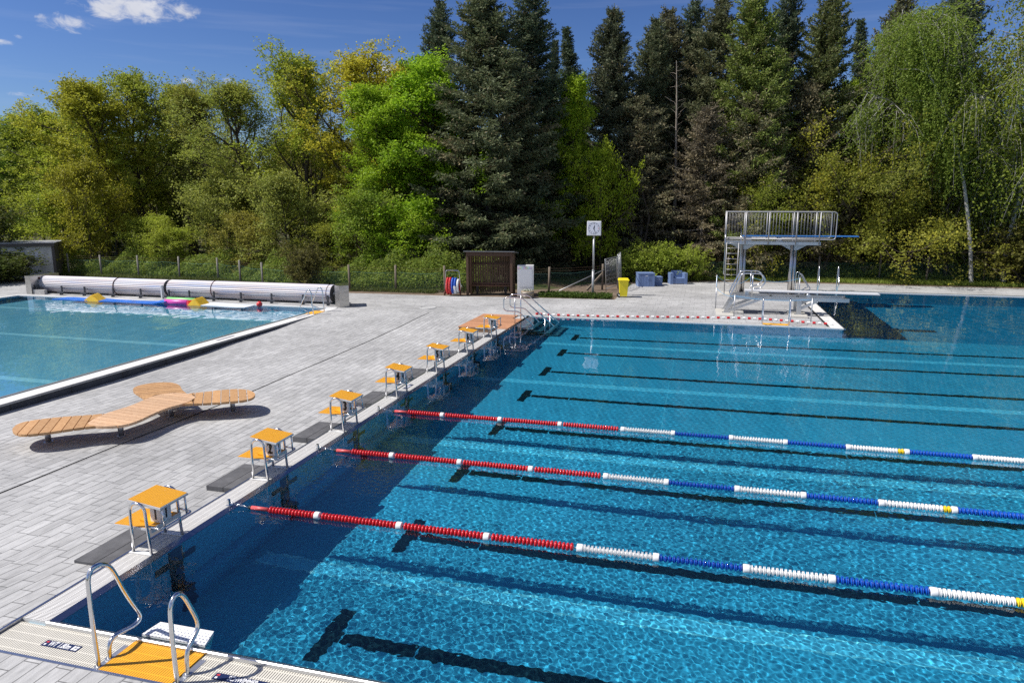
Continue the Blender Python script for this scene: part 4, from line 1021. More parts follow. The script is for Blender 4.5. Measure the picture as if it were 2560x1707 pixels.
# ------------------------------------------------------------------ trolley with coiled lane ropes
t = thing('rope_trolley', 'wheeled steel frame carrying coiled red, white and blue lane ropes', 'trolley', (-4.87, 25.9, 0), R(4))
b = MB(); b.tube(fillet([(-.40,-.02,.10),(-.34,.0,1.20),(.30,.0,1.20),(.40,-.02,.10)], .08), .016, 8); b.tube([(-.38,.0,.12),(.38,.0,.12)], .014, 6)
for x in (-.36, .36): b.tube([(x,.0,.6),(x+.10*(1 if x>0 else -1),.42,.05)], .014, 6)
b.tube([(-.36,.02,.62),(.36,.02,.62)], .02, 8)
b.build('frame', polished, t)
for x in (-.40, .37):
    b = MB(); b.lathe([(-.018,.02),(-.018,.105),(.018,.105),(.018,.02)], (x, -.05, .11), (1,0,0), 18); b.build('wheel', mat('brown wheel', (.12,.045,.03), .6), t)
def coil(x, r, cols, nm):
    b = MB(); n = 44; prof = [(-.038,.02),(-.025,.052),(.0,.062),(.025,.052),(.038,.02)]
    for i in range(n):
        a = 2*PI*i/n; c = Vector((x, .05 + r*.72*math.cos(a), .56 - .10 + r*math.sin(a))); tg = Vector((0, -.72*math.sin(a), math.cos(a)))
        b.lathe(prof, c, tg, 8, cols[(i*len(cols))//n])
    b.build(nm, [red_p, white_p, blue_p], t)
coil(-.25, .36, [0], 'rope_coil'); coil(-.12, .36, [0,0,0,0,0,0,0,1], 'rope_coil'); coil(.0, .345, [2,2,2,2,1,2], 'rope_coil'); coil(.13, .34, [2,2,2,1,1,2], 'rope_coil'); coil(.25, .28, [0,1,1,0], 'rope_coil')
# ------------------------------------------------------------------ white cabinet and planter
t = thing('utility_cabinet', 'white metal cabinet with a shimmering strip along its top, right beside the shelter', 'cabinet', (-1.50, 26.62, 0), R(12))
b = MB(); b.bbox(-.38,.38,-.22,.25,.02,1.47,.015); b.build('housing', offwhite, t)
b = MB(); b.box(-.30,.30,-.228,-.222,.46,1.30); b.build('door', mat('cabinet door', (.58,.59,.61), .5), t)
def film():
    m, nt, out = nodes_of('iridescent film'); p = N(nt, 'ShaderNodeBsdfPrincipled', i_Roughness=.25, i_Metallic=.3); L(nt, p.outputs[0], out.inputs[0])
    tc = N(nt, 'ShaderNodeTexCoord'); sx = N(nt, 'ShaderNodeSeparateXYZ'); L(nt, tc.outputs['Object'], sx.inputs[0])
    ml = N(nt, 'ShaderNodeMath', operation='MULTIPLY'); ml.inputs[1].default_value = 3.3; L(nt, sx.outputs[0], ml.inputs[0]); fr = N(nt, 'ShaderNodeMath', operation='FRACT'); L(nt, ml.outputs[0], fr.inputs[0])
    h = N(nt, 'ShaderNodeCombineColor', mode='HSV'); L(nt, fr.outputs[0], h.inputs[0]); h.inputs[1].default_value = .28; h.inputs[2].default_value = .72; L(nt, h.outputs[0], p.inputs['Base Color']); return m
b = MB(); b.box(-.37,.28,-.229,-.222,1.31,1.40); b.build('top_strip', film(), t)
t = thing('planter', 'half-barrel wooden planter with white flowers in front of the white cabinet', 'planter', (-1.27, 26.06, 0))
b = MB(); b.lathe([(0,.25),(.10,.285),(.22,.30),(.33,.295),(.335,.26),(.29,.25)], (0,0,0), (0,0,1), 22); b.build('barrel', wood('barrel staves', (.36,.29,.19), (.22,.16,.10), (8,8,1.5), 2.0), t)
b = MB()
for z, r in ((.10,.292),(.26,.305)): b.tube([(r*math.cos(a), r*math.sin(a), z) for a in np.linspace(0, 2*PI, 24, endpoint=False)], .010, 5, closed=True)
b.build('hoop', dullsteel, t)
b = MB()
for i in range(260):
    a = random.uniform(0, 2*PI); r = .26*math.sqrt(random.random()); c = Vector((r*math.cos(a), r*math.sin(a), .32+random.uniform(0,.07))); s = random.uniform(.012,.025); v = Vector((random.uniform(-1,1), random.uniform(-1,1), random.uniform(.2,1))).normalized(); u = v.orthogonal().normalized(); w2 = v.cross(u)
    b.add([c+u*s, c+w2*s, c-u*s, c-w2*s], [(0,1,2,3)], 0 if random.random() < .45 else 1)
o = b.build('flowers', [mat('flower white', (.75,.75,.68), .6), mat('flower leaf', (.07,.12,.03), .6)], t); o['kind'] = 'stuff'
# ------------------------------------------------------------------ clock on a pole
t = thing('pole_clock', 'square white clock with black hands on a tall grey pole', 'clock', (1.57, 27.42, 0), R(4))
b = MB(); b.cyl(0,0,-.01,1.22,.058,16); b.cyl(0,0,1.22,2.86,.046,16); b.cyl(0,0,1.18,1.235,.062,16); b.build('pole', mat('grey pole', (.42,.43,.44), .45, .5, .1, 4), t)
hd = MB(); hd.bbox(-.325,.325,-.09,.09,2.84,3.50,.02); hd = hd.build('housing', white_p, t)
fc = MB(); fc.box(-.285,.285,-.0935,-.0905,2.885,3.455); fc.build('dial', mat('dial', (.60,.62,.70), .35), hd)
def ring(b, cx, cy, cz, r0, r1, n=48):
    vs = [(cx + r*math.sin(2*PI*i/n), cy, cz + r*math.cos(2*PI*i/n)) for r in (r0, r1) for i in range(n)]
    b.add(vs, [(i, (i+1) % n, n+(i+1) % n, n+i) for i in range(n)])
b = MB(); ring(b, 0, -.0945, 3.17, .252, .264); b.build('dial_ring', mat('dial ink', (.06,.06,.075), .5), hd)
for hnum in range(1, 13):
    a = 2*PI*hnum/12
    text_obj('numeral', str(hnum), .085, sign_r if hnum == 3 else MATS['dial ink'], hd, Matrix.Translation((.215*math.sin(a), -.0943, 3.17+.215*math.cos(a))) @ Matrix.Rotation(R(90), 4, 'X'), .0004, .002)
for a, l0, l1, w0, nm in ((R(13.5), -.05, .15, .022, 'hour_hand'), (R(162), -.06, .25, .014, 'minute_hand')):
    d = Vector((math.sin(a), 0, math.cos(a))); q = Vector((math.cos(a), 0, -math.sin(a)))
    c = Vector((0, -.097, 3.17)); b = MB()
    b.add([c+d*l0-q*w0, c+d*l0+q*w0, c+d*l1+q*w0*.5, c+d*l1-q*w0*.5] + [p + Vector((0,.0015,0)) for p in (c+d*l0-q*w0, c+d*l0+q*w0, c+d*l1+q*w0*.5, c+d*l1-q*w0*.5)], [(0,1,2,3),(7,6,5,4),(0,4,5,1),(1,5,6,2),(2,6,7,3),(3,7,4,0)]); b.build(nm, black_p, hd)
# ------------------------------------------------------------------ yellow wheeled bin
t = thing('wheelie_bin', 'bright yellow wheeled bin with closed lid and black wheel', 'bin', (3.0, 27.42, 0), R(12))
y1 = mat('bin yellow', (.80,.66,.015), .45, 0, .05, 4)
b = MB(); b.hexa([(-.15,-.16,.06),(.17,-.16,.06),(.17,.18,.06),(-.15,.18,.06),(-.215,-.215,.80),(.215,-.215,.80),(.215,.23,.80),(-.215,.23,.80)]); b.box(-.235,.235,-.235,.25,.775,.81); b.build('body', y1, t)
b = MB(); b.hexa([(-.245,-.26,.812),(.25,-.26,.812),(.25,.25,.812),(-.245,.25,.812),(-.20,-.22,.875),(.205,-.22,.875),(.215,.235,.885),(-.21,.235,.885)]); b.tube([(-.2,.285,.84),(.2,.285,.84)], .014, 8); b.build('lid', y1, t)
for y in (-.12, .12):
    b = MB(); b.lathe([(-.025,.02),(-.025,.07),(-.022,.098),(.022,.098),(.025,.07),(.025,.02)], (-.19, y, .098), (0,1,0), 20); w_ = b.build('wheel', black_p, t)
    b = MB(); b.lathe([(-.028,.01),(-.028,.04),(.028,.04),(.028,.01)], (-.19, y, .098), (0,1,0), 12); b.build('hub', dullsteel, w_)
# ------------------------------------------------------------------ blue-grey wooden chests and armchair
bgrey = wood('blue grey boards', (.15,.225,.41), (.115,.175,.33), (6,6,1.0), 2.0, .6)
def board_box(nm, label, cat, loc, rz, w, d, h, vertical=True, group=None):
    t = thing(nm, label, cat, loc, rz, group)
    b = MB(); nb = 6 if vertical else 3
    for i in range(nb):
        if vertical: b.box(-w/2+i*w/nb+.003, -w/2+(i+1)*w/nb-.003, -d/2, -d/2+.02, 0, h-.03)
        else: b.box(-w/2, w/2, -d/2, -d/2+.02, i*(h-.03)/nb+.003, (i+1)*(h-.03)/nb-.003)
    b.box(-w/2, -w/2+.02, -d/2+.021, d/2-.021, 0, h-.03); b.box(w/2-.02, w/2, -d/2+.021, d/2-.021, 0, h-.03); b.box(-w/2, w/2, d/2-.02, d/2, 0, h-.03)
    b.build('body', bgrey, t)
    b = MB(); b.box(-w/2-.015, w/2+.015, -d/2-.015, d/2+.015, h-.03, h); b.build('lid', bgrey, t)
    b = MB(); b.tube(fillet([(-.06,-d/2-.002,h-.16),(-.06,-d/2-.03,h-.15),(.06,-d/2-.03,h-.12),(.06,-d/2-.002,h-.13)], .02), .008, 6); b.build('handle', offwhite, t)
board_box('storage_chest', 'large blue-grey wooden chest with upright boards and a rope handle', 'chest', (3.62, 32.45, 0), R(14), .86, .86, .70)
board_box('storage_chest', 'smaller low blue-grey wooden chest beside the large one', 'chest', (4.22, 33.0, 0), R(14), .44, .6, .46, False)
t = thing('wooden_armchair', 'chunky blue-grey wooden armchair standing on the far paving', 'armchair', (5.25, 33.95, 0), R(15)); t.scale = (.90, .95, 1.0)
for x in (-.51, .33):
    b = MB()
    for i in range(1): b.bbox(x, x+.18, -.36, .36, 0, .60, .006)
    b.build('armrest', bgrey, t)
b = MB()
for i in range(2): b.box(-.325, .325, -.34, -.32, .03+i*.15, .03+i*.15+.145)
b.box(-.325,.325,-.318,.30,.28,.33); b.build('seat', bgrey, t)
b = MB()
for i in range(3): b.box(-.325,.325,.28,.31,.34+i*.12,.34+i*.12+.114)
b.build('backrest', bgrey, t)
# ------------------------------------------------------------------ wire fences
wire = mat('green wire', (.08,.19,.16), .5, .2)
postw = wood('fence post wood', (.22,.18,.135), (.12,.095,.07), (10,10,1.5), 2.0, .9)
postc = mat('old concrete post', (.24,.225,.20), .9, 0, .3, 8)
def chain_fence(label, pts, h, posts, group='wire mesh fences', pm=postw, lean=0.0, r=.0017, cell=.085):
    t = thing('wire_fence', label, 'fence', (0,0,0), 0, group)
    b = MB()
    P = [Vector((p[0], p[1], 0)) for p in pts]
    for a, c in zip(P[:-1], P[1:]):
        Lg = (c-a).length; d = (c-a)/Lg; nrm = Vector((-d.y, d.x, 0))
        def pt(u, z): return a + d*u + Vector((0,0,z)) + nrm*.01*math.sin(u*2.3)
        def sagz(u): return h - .035*(1-math.cos(2*PI*(u % 2.5)/2.5))
        n = int(Lg/cell)
        for sg in (1, -1):
            for i in range(-int(h/cell)-1, n+int(h/cell)+2):
                u0 = i*cell; u1 = u0 + sg*h
                lo, hi = 0.0, 1.0
                for _ in range(1):
                    if sg > 0:
                        lo = max(lo, -u0/h) ; hi = min(hi, (Lg-u0)/h)
                    else:
                        lo = max(lo, (u0-Lg)/h); hi = min(hi, u0/h)
                if hi - lo < .05: continue
                q0 = pt(u0+sg*h*lo, .03 + (sagz(u0)-.03)*lo); q1 = pt(u0+sg*h*hi, .03 + (sagz(u0)-.03)*hi)
                w = Vector((0,0,r)); 
                s_ = nrm*r
                b.add([q0-w, q0+s_, q0+w, q1-w, q1+s_, q1+w], [(0,1,4,3),(1,2,5,4),(2,0,3,5)])
        b.tube([pt(u, sagz(u)) for u in np.linspace(0, Lg, max(2, int(Lg/.4)))], .005, 4)
    b.build('mesh_panel', wire, t)
    for x, y, ph in posts:
        b = MB(); b.tube([(x,y,-.05),(x+random.uniform(-.02,.02),y,ph)], .052, 10); b.build('post', pm, t)
    b = MB()
    for a, c in zip(P[:-1], P[1:]):
        for z in (h+.10, h+.22): b.tube(sag((a.x,a.y,z),(c.x,c.y,z),.03), .0035, 4)
    b.build('top_wire', mat('rusty wire', (.14,.09,.06), .7, .3), t)
chain_fence('long wire mesh fence with grey posts behind the rolled pool cover', [(-31.1,29.3),(-22.6,28.85),(-19.96,28.75),(-17.6,27.6),(-15.5,26.4)], .98, [(-30.9,29.2,1.32),(-28.16,28.9,1.3),(-25.48,28.88,1.32),(-22.58,28.8,1.32),(-19.96,28.75,1.3),(-17.7,27.6,1.3),(-15.5,26.4,1.32)], pm=postc)
chain_fence('wire mesh fence running up to the rope trolley and shelter', [(-15.4,26.4),(-12.9,26.3),(-10.49,26.32),(-8.12,26.6),(-5.58,26.72),(-4.3,27.0)], .98, [(-12.95,26.3,1.32),(-10.49,26.32,1.32),(-8.12,26.6,1.32),(-5.58,26.72,1.34)])
chain_fence('wire mesh fence between the white cabinet and the pole clock', [(-2.2,27.6),(-.68,28.05),(1.64,30.2)], .98, [(-.68,28.05,1.28),(1.64,30.2,1.30)])
chain_fence('far wire mesh fence behind the chests and the diving tower', [(2.2,36.6),(5.41,36.85),(7.97,36.95),(13.0,38.2),(18.0,38.6),(24.0,38.7),(34.0,38.9)], 1.0, [(2.2,36.6,1.55),(1.94,35.1,1.3),(5.41,36.85,1.5),(7.97,36.95,1.45),(10.4,37.4,1.35),(13.0,38.2,1.35),(16.28,38.6,1.5),(18.6,38.2,1.45),(21.58,38.7,1.45),(26,38.75,1.4)])
# braces at the gate gap
b = MB(); b.tube([(-.4,27.75,.02),(1.72,30.1,1.02)], .022, 8)
tag(b.build('brace_pole', mat('galvanised tube', (.45,.46,.46), .45, .7)), 'slanted galvanised tube bracing the fence corner behind the clock', 'brace')
b = MB(); b.beam((.95,29.6,.02),(1.62,30.22,.80), .09, .09)
tag(b.build('brace_post', postw), 'short slanted wooden strut propping the fence post behind the clock', 'strut')
def site_panel(label, a, c, h, hz=0.0):
    t = thing('site_fence_panel', label, 'fence panel', (0,0,0), 0, 'leaning wire fence panels')
    a = Vector((a[0],a[1],hz)); c = Vector((c[0],c[1],hz)); lean = Vector((-.10,.05,0)); up = Vector((0,0,h)) + lean
    b = MB(); b.tube(fillet([a, a+up, c+up, c], .05), .021, 8); b.tube([a+up*.1, c+up*.1], .018, 6); b.build('frame', MATS['galvanised tube'], t)
    b = MB(); n = 18
    for i in range(1, n): p = a+(c-a)*i/n; b.tube([p+up*.1, p+up], .0028, 4)
    for i in range(1, 7): b.tube([a+up*(.1+.13*i), c+up*(.1+.13*i)], .005, 4)
    b.build('wire_grid', dullsteel, t)
site_panel('nearer galvanised wire panel leaning in the fence gap', (1.98,29.15), (2.34,30.95), 1.62)
site_panel('farther galvanised wire panel leaning behind the first in the fence gap', (2.38,31.0), (2.30,33.1), 1.72)
# ------------------------------------------------------------------ flat-roofed shed
t = thing('shed', 'small pale flat-roofed shed with a white door at the edge of the wood', 'shed', (-31.57, 27.2, 0), R(38))
sw_ = mat('shed render', (.62,.61,.56), .85, 0, .2, 2); sd_ = mat('shed dark trim', (.035,.03,.028), .7)
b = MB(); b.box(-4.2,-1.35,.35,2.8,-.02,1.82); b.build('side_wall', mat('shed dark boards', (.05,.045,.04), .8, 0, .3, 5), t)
b = MB(); b.box(-1.3,1.2,0,2.8,-.02,1.84); b.build('wall', sw_, t)
b = MB(); b.box(-4.4,1.38,-.14,3.0,1.84,2.02); b.box(-1.40,-1.30,-.02,.1,-.02,1.84); b.box(1.2,1.34,-.03,2.9,-.02,1.838); b.build('roof', [mat('shed roof edge', (.10,.09,.08), .8)], t)
b = MB(); b.box(-4.45,1.42,-.17,3.05,2.02,2.05); b.build('roof_sheet', mat('pale roof felt', (.34,.35,.37), .8), t)
d = MB(); d.box(-.42,.42,-.035,-.002,.02,1.46); d = d.build('door', mat('door white', (.74,.75,.78), .5, 0, .08, 4), t)
b = MB(); b.box(-.50,-.42,-.045,-.003,.02,1.54); b.box(.42,.50,-.045,-.003,.02,1.54); b.box(-.42,.42,-.045,-.003,1.46,1.54); b.build('door_frame', mat('door frame', (.68,.69,.71), .5), t)
b = MB(); b.box(-.32,.32,-.040,-.0355,.55,1.36); b.box(-.32,.32,-.040,-.0355,.12,.45); b.build('panel', mat('door panel', (.78,.79,.81), .5), d)
b = MB(); b.tube([(-.36,-.036,.72),(-.36,-.08,.72),(-.26,-.08,.72)], .012, 6); b.build('handle', black_p, d)
# ------------------------------------------------------------------ vegetation
def leaf_mat(name, alt, trans=.3, rough=.55, lo=.62, hi=1.45):
    m, nt, out = nodes_of(name)
    oi = N(nt, 'ShaderNodeObjectInfo'); at = N(nt, 'ShaderNodeAttribute', attribute_name='tint'); al = N(nt, 'ShaderNodeAttribute', attribute_name='alt')
    mr = N(nt, 'ShaderNodeMapRange'); mr.inputs[3].default_value = lo; mr.inputs[4].default_value = hi; L(nt, at.outputs['Fac'], mr.inputs[0])
    mx = N(nt, 'ShaderNodeMix', data_type='RGBA'); L(nt, al.outputs['Fac'], mx.inputs[0]); L(nt, oi.outputs['Color'], mx.inputs[6]); mx.inputs[7].default_value = rgba(alt)
    mu = N(nt, 'ShaderNodeMix', data_type='RGBA', blend_type='MULTIPLY'); mu.inputs[0].default_value = 1; L(nt, mx.outputs[2], mu.inputs[6]); L(nt, mr.outputs[0], mu.inputs[7])
    p = N(nt, 'ShaderNodeBsdfPrincipled', i_Roughness=rough); p.inputs['Specular IOR Level'].default_value = .25; L(nt, mu.outputs[2], p.inputs['Base Color'])
    tr = N(nt, 'ShaderNodeBsdfTranslucent'); L(nt, mu.outputs[2], tr.inputs[0])
    ms = N(nt, 'ShaderNodeMixShader'); ms.inputs[0].default_value = trans; L(nt, p.outputs[0], ms.inputs[1]); L(nt, tr.outputs[0], ms.inputs[2]); L(nt, ms.outputs[0], out.inputs[0])
    return m
leaf_b = leaf_mat('broad leaves', (.46,.42,.05), .50)
leaf_n = leaf_mat('needles', (.24,.20,.11), .28, .6, .5, 1.4)
def bark(name, c1, c2, sc=(3,3,.8)): return mat(name, c1, .9, 0, .4, 4, bump=.5, bscale=14, stretch=sc, col2=c2, spec=.2)
bark_g = bark('grey brown bark', (.105,.085,.065), (.045,.036,.028))
bark_s = bark('spruce bark', (.13,.10,.08), (.05,.04,.032))
bark_w = bark('birch bark', (.54,.53,.50), (.16,.15,.13), (2,2,5))
bark_d = bark('dead grey bark', (.33,.29,.24), (.17,.145,.12))

def leaf_quads(C, a, b, rg, updown=.35, U=None):
    n = len(C)
    nrm = rg.normal(size=(n,3)); nrm[:,2] += updown*2; nrm /= np.linalg.norm(nrm, axis=1)[:,None]
    if U is None:
        U = rg.normal(size=(n,3))
    U = U - nrm*(U*nrm).sum(1)[:,None]; U /= (np.linalg.norm(U, axis=1)[:,None] + 1e-9)
    W = np.cross(nrm, U)
    s = rg.uniform(.65, 1.25, (n,1))
    A = U*a*s; B = W*b*s
    return np.stack([C-A, C-A*.1+B, C+A, C-A*.1-B], 1)      # kite-shaped leaf sprays
def crown_mesh(name, Q, tint, alt, m):
    n = len(Q)
    me = bpy.data.meshes.new(name)
    me.vertices.add(n*4); me.vertices.foreach_set('co', Q.astype(np.float32).ravel())
    me.loops.add(n*4); me.loops.foreach_set('vertex_index', np.arange(n*4, dtype=np.int32))
    me.polygons.add(n); me.polygons.foreach_set('loop_start', np.arange(0, n*4, 4, dtype=np.int32))
    me.materials.append(m)
    for nm, v in (('tint', tint), ('alt', alt)):
        at = me.attributes.new(nm, 'FLOAT', 'FACE'); at.data.foreach_set('value', np.clip(v, 0, 1).astype(np.float32))
    me.update(calc_edges=True); return me
def path(rg, p, d, ln, n, up, wig):
    P = [np.array(p, float)]; d = np.array(d, float); d /= np.linalg.norm(d)
    for i in range(n):
        d = d + np.array([0,0,up/n]) + rg.normal(size=3)*wig/math.sqrt(n); d /= np.linalg.norm(d)
        P.append(P[-1] + d*ln/n)
    return P
def at_path(P, u):
    k = min(int(u*(len(P)-1)), len(P)-2); t = u*(len(P)-1)-k
    return P[k]*(1-t)+P[k+1]*t, (P[k+1]-P[k])/(np.linalg.norm(P[k+1]-P[k])+1e-9)
def taper(b, P, r0, r1, n): b.tube(P, [r0+(r1-r0)*i/(len(P)-1) for i in range(len(P))], n, 0, caps=False)
def broadleaf(seed, H, Rr, base=.2, nl=18, nsub=8, ntw=6, nleaf=24, la=.10, lb=.055, jit=.17, shape=None, up=.7, trunk_r=.17, stems=1, low_el=.25, hi_el=1.0, altp=.15, droop=0.0, leader=.94):
    rg = np.random.default_rng(seed); b = MB(); C = []; TI = []; AL = []
    for s in range(stems):
        a0 = 2*PI*s/stems + rg.uniform(0, 1)
        d0 = np.array([math.cos(a0)*.45*(stems > 1), math.sin(a0)*.45*(stems > 1), 1.0])
        tp = path(rg, (math.cos(a0)*.12*(stems > 1), math.sin(a0)*.12*(stems > 1), -.1), d0, H*leader*(1 if stems == 1 else rg.uniform(.75, 1)), 10, .15, .16 if stems == 1 else .3)
        taper(b, tp, trunk_r/(1 if stems == 1 else 1.6), .018, 8)
        nlm = nl if stems == 1 else max(4, nl//stems)
        for i in range(nlm):
            t = base + (1-base)*((i+rg.uniform(.1,.9))/nlm)**.85
            p, dt = at_path(tp, min(t, .985))
            az = i*2.39996 + rg.uniform(-.5,.5) + s
            sh = shape(t) if shape else math.sin(PI*min(1, (t-base)/(1-base)*.82+.16))**.7
            ln = max(.5, Rr*sh*rg.uniform(.75,1.2)*1.15)
            el = low_el + (hi_el-low_el)*t + rg.uniform(-.15,.15)
            ln *= rg.uniform(.8,1.25); d = (math.cos(az)*math.cos(el), math.sin(az)*math.cos(el), math.sin(el))
            lp = path(rg, p, d, ln, 6, up*.5, .42)
            taper(b, lp, min(.075, .02+.02*ln)*(trunk_r/.17), .010, 5)
            bt = rg.uniform(-.18,.18); ba = rg.random()
            for j in range(nsub):
                u = .22 + .78*(j+rg.random())/nsub
                q, dq = at_path(lp, min(u, .99))
                dv = dq*.7 + rg.normal(size=3)*.6; dv[2] += .15 - droop
                sp = path(rg, q, dv, max(.45, ln*.46*rg.uniform(.5,1.3)*(1.15-.4*u)), 3, up*.35 - droop*1.5, .3)
                taper(b, sp, .016, .006, 3)
                for k in range(ntw):
                    u2 = .2+.8*(k+rg.random())/ntw
                    e, de = at_path(sp, min(u2,.99))
                    dv2 = de*.6 + rg.normal(size=3)*.7; dv2[2] += .1 - droop*1.2; dv2 /= np.linalg.norm(dv2)
                    tl = rg.uniform(.3,.85)*(1+droop*2.0)
                    if k % 2 == 0: b.tube([e, e+dv2*tl*.5+np.array([0,0,-.0]), e+dv2*tl+np.array([0,0,-droop*tl*.5])], [.006,.004,.002], 3, 0, caps=False)
                    m = max(1, int(nleaf*rg.uniform(.5,1.5)))
                    uu = rg.random((m,1)) if droop else .35+.7*rg.random((m,1))
                    c = e + dv2*tl*uu + rg.normal(size=(m,3))*jit*np.array([1,1,.8]) - np.array([0,0,1])*droop*tl*uu**2*.6
                    C.append(c); TI.append(np.full(m, .5+bt)+rg.normal(size=m)*.2); AL.append(np.full(m, altp*2*ba)*(rg.random(m)))
    C = np.concatenate(C); ti = np.concatenate(TI); al = np.concatenate(AL)
    Q = leaf_quads(C, la, lb, rg, .08 if droop == 0 else .0, None if droop == 0 else rg.normal(size=(len(C),3))*.5+np.array([0,0,-1.0]))
    return b, Q, ti, al
def spruce(seed, H, Rr, bare=.06, dead=.25, gap=.15, dens=1.0, power=.62, top=.06, ragged=.25, lean=.02):
    rg = np.random.default_rng(seed); b = MB(); Qs = []; TI = []; AL = []
    tp = [np.array([lean*math.sin(z*.5)*z, lean*math.cos(z*.4)*z*.5, z]) for z in np.linspace(-.1, H, 14)]
    taper(b, tp, .20*H/16, .012, 8)
    z = H*bare; i = 0
    while z < H*.995:
        f = z/H; L0 = Rr*((1-f)**power)*(.72+.28*min(1, f/.18)) + .10
        nb = int(rg.integers(6, 10)) if f < .9 else 5
        a0 = rg.uniform(0, 2*PI)
        for k in range(nb):
            if rg.random() < gap*(1.4-f): continue
            az = a0 + 2*PI*k/nb + rg.uniform(-.3,.3); ln = L0*rg.uniform(1-ragged*1.6, 1+ragged)
            el = -.24 + .80*f**1.5 + rg.uniform(-.2,.2)
            p = np.array([0,0,z+rg.uniform(-.3,.3)*(1-f)]) + np.array(at_path(tp, min(.99,f))[0])*np.array([1,1,0])
            n = 7; P = [p]
            for j in range(n):
                e = el + (.55*(j/n)**2 if f < .85 else .1)
                P.append(P[-1] + np.array([math.cos(az)*math.cos(e), math.sin(az)*math.cos(e), math.sin(e)])*ln/n)
            taper(b, P, .012+.010*ln, .004, 3)
            dd = rg.random() < dead*(1-f)*1.2
            bt = rg.uniform(-.2,.2)
            nt_ = max(5, int(ln/.075*dens)); side = np.array([-math.sin(az), math.cos(az), 0])
            u = .08 + .95*(np.arange(nt_)+rg.random(nt_))/nt_
            if f < .6: u = u[rg.random(nt_) < np.clip((u-.1)*2.2+.12, 0, 1)]
            if len(u) == 0: continue
            m = len(u)
            kx_ = np.minimum((u*n).astype(int), n-1); tt = u*n-kx_
            PA = np.array(P); c0 = PA[kx_]*(1-tt)[:,None] + PA[kx_+1]*tt[:,None]; dirb = PA[kx_+1]-PA[kx_]; dirb /= np.linalg.norm(dirb,axis=1)[:,None]
            hang = (.25 + .75*rg.random(m))*(1.05-f)*(1.0 if f < .8 else .2)
            for sd in (-1, 1, 0):
                tl = (.22 + .40*ln/3.2*(1-.7*u)*rg.uniform(.6,1.25,m))*(1.0 if sd else .8)
                td = dirb*.7 + side*sd*.8 + rg.normal(size=(m,3))*.22; td[:,2] -= hang*(.8 if sd else 1.1) - (.25 if f > .8 else 0)
                td /= np.linalg.norm(td,axis=1)[:,None]
                e1 = c0 + td*tl[:,None]; e1[:,2] -= hang*tl*.25
                # each twig carries short sprays of needles set all round it
                for q in range(3):
                    v = q/3.0 + rg.random((m,1))*.3
                    b0 = c0*(1-v) + e1*v
                    sd2 = td*.75 + rg.normal(size=(m,3))*.5; sd2 /= np.linalg.norm(sd2,axis=1)[:,None]
                    sl = (tl*rg.uniform(.42,.75,m))[:,None]
                    wd = np.cross(sd2, rg.normal(size=(m,3))); wd /= np.linalg.norm(wd,axis=1)[:,None]+1e-9
                    w_ = rg.uniform(.022,.045,(m,1))
                    e2 = b0 + sd2*sl
                    Qs.append(np.stack([b0, b0*.5+e2*.5+wd*w_, e2, b0*.5+e2*.5-wd*w_], 1))
                    TI.append(.5+bt+rg.normal(size=m)*.16+.16*(u-.5)); AL.append(np.where(rg.random(m) < (.75 if dd else .05+dead*.3*(1-f)), rg.uniform(.5,1,m), 0.0))
        z += rg.uniform(.19,.32)*(1-.40*f)*H/16 + .02; i += 1
    return b, np.concatenate(Qs), np.concatenate(TI), np.concatenate(AL)
PROTO = {}
def proto_tree(key, gen, lm, bm_):
    b, Q, ti, al = gen
    me = crown_mesh(key + '_crown', Q, ti, al, lm)
    o = b.build('trunk', bm_); tm = o.data; bpy.data.objects.remove(o)
    PROTO[key] = (me, tm)
proto_tree('oak', broadleaf(11, 13, 3.1, .14, 26, 10, 8, 23, la=.062, lb=.042, jit=.115), leaf_b, bark_g)
proto_tree('oak_b', broadleaf(12, 13, 3.0, .16, 24, 10, 8, 23, la=.062, lb=.042, jit=.115, up=.9), leaf_b, bark_g)
proto_tree('open', broadleaf(13, 13, 3.4, .18, 24, 9, 7, 15, la=.064, lb=.042, jit=.10, up=1.0, trunk_r=.19, low_el=.45, hi_el=1.2, altp=.35), leaf_b, bark_g)
proto_tree('beech', broadleaf(14, 13, 3.1, .10, 30, 10, 8, 26, la=.066, lb=.045, jit=.13, low_el=.0, hi_el=.9, altp=.05, shape=lambda t: (1-t)**.55*.9+.18), leaf_b, bark_g)
proto_tree('twiggy', broadleaf(15, 13, 3.0, .14, 28, 11, 8, 13, la=.05, lb=.032, jit=.10, up=1.1, low_el=.4, hi_el=1.3, altp=.5), leaf_b, bark_g)
proto_tree('twiggy_b', broadleaf(16, 13, 3.2, .16, 26, 11, 8, 15, la=.052, lb=.034, jit=.11, up=.8, low_el=.3, hi_el=1.2, altp=.35), leaf_b, bark_g)
proto_tree('birch', broadleaf(17, 15.5, 3.0, .20, 30, 11, 9, 28, la=.060, lb=.034, jit=.11, droop=.8, up=.5, low_el=.5, hi_el=.9, altp=.05, trunk_r=.15), leaf_b, bark_w)
proto_tree('thorn', broadleaf(18, 5.6, 3.3, .30, 34, 9, 7, 19, la=.062, lb=.042, jit=.17, stems=5, trunk_r=.16, low_el=.15, hi_el=.7, up=.4, altp=.5, shape=lambda t: .9, leader=.9), leaf_b, bark_g)
proto_tree('shrub', broadleaf(19, 1.9, 1.15, .05, 24, 5, 4, 16, la=.06, lb=.042, jit=.08, stems=6, trunk_r=.05, low_el=.5, hi_el=1.2, up=.8, altp=.1, shape=lambda t: .75), leaf_b, bark_g)
proto_tree('sapling', broadleaf(20, 5, 1.9, .12, 20, 8, 6, 16, la=.056, lb=.038, jit=.12, trunk_r=.07, low_el=.2, hi_el=.9, altp=.2), leaf_b, bark_g)
proto_tree('spruce', spruce(21, 16, 3.4, .03, .16, .10), leaf_n, bark_s)
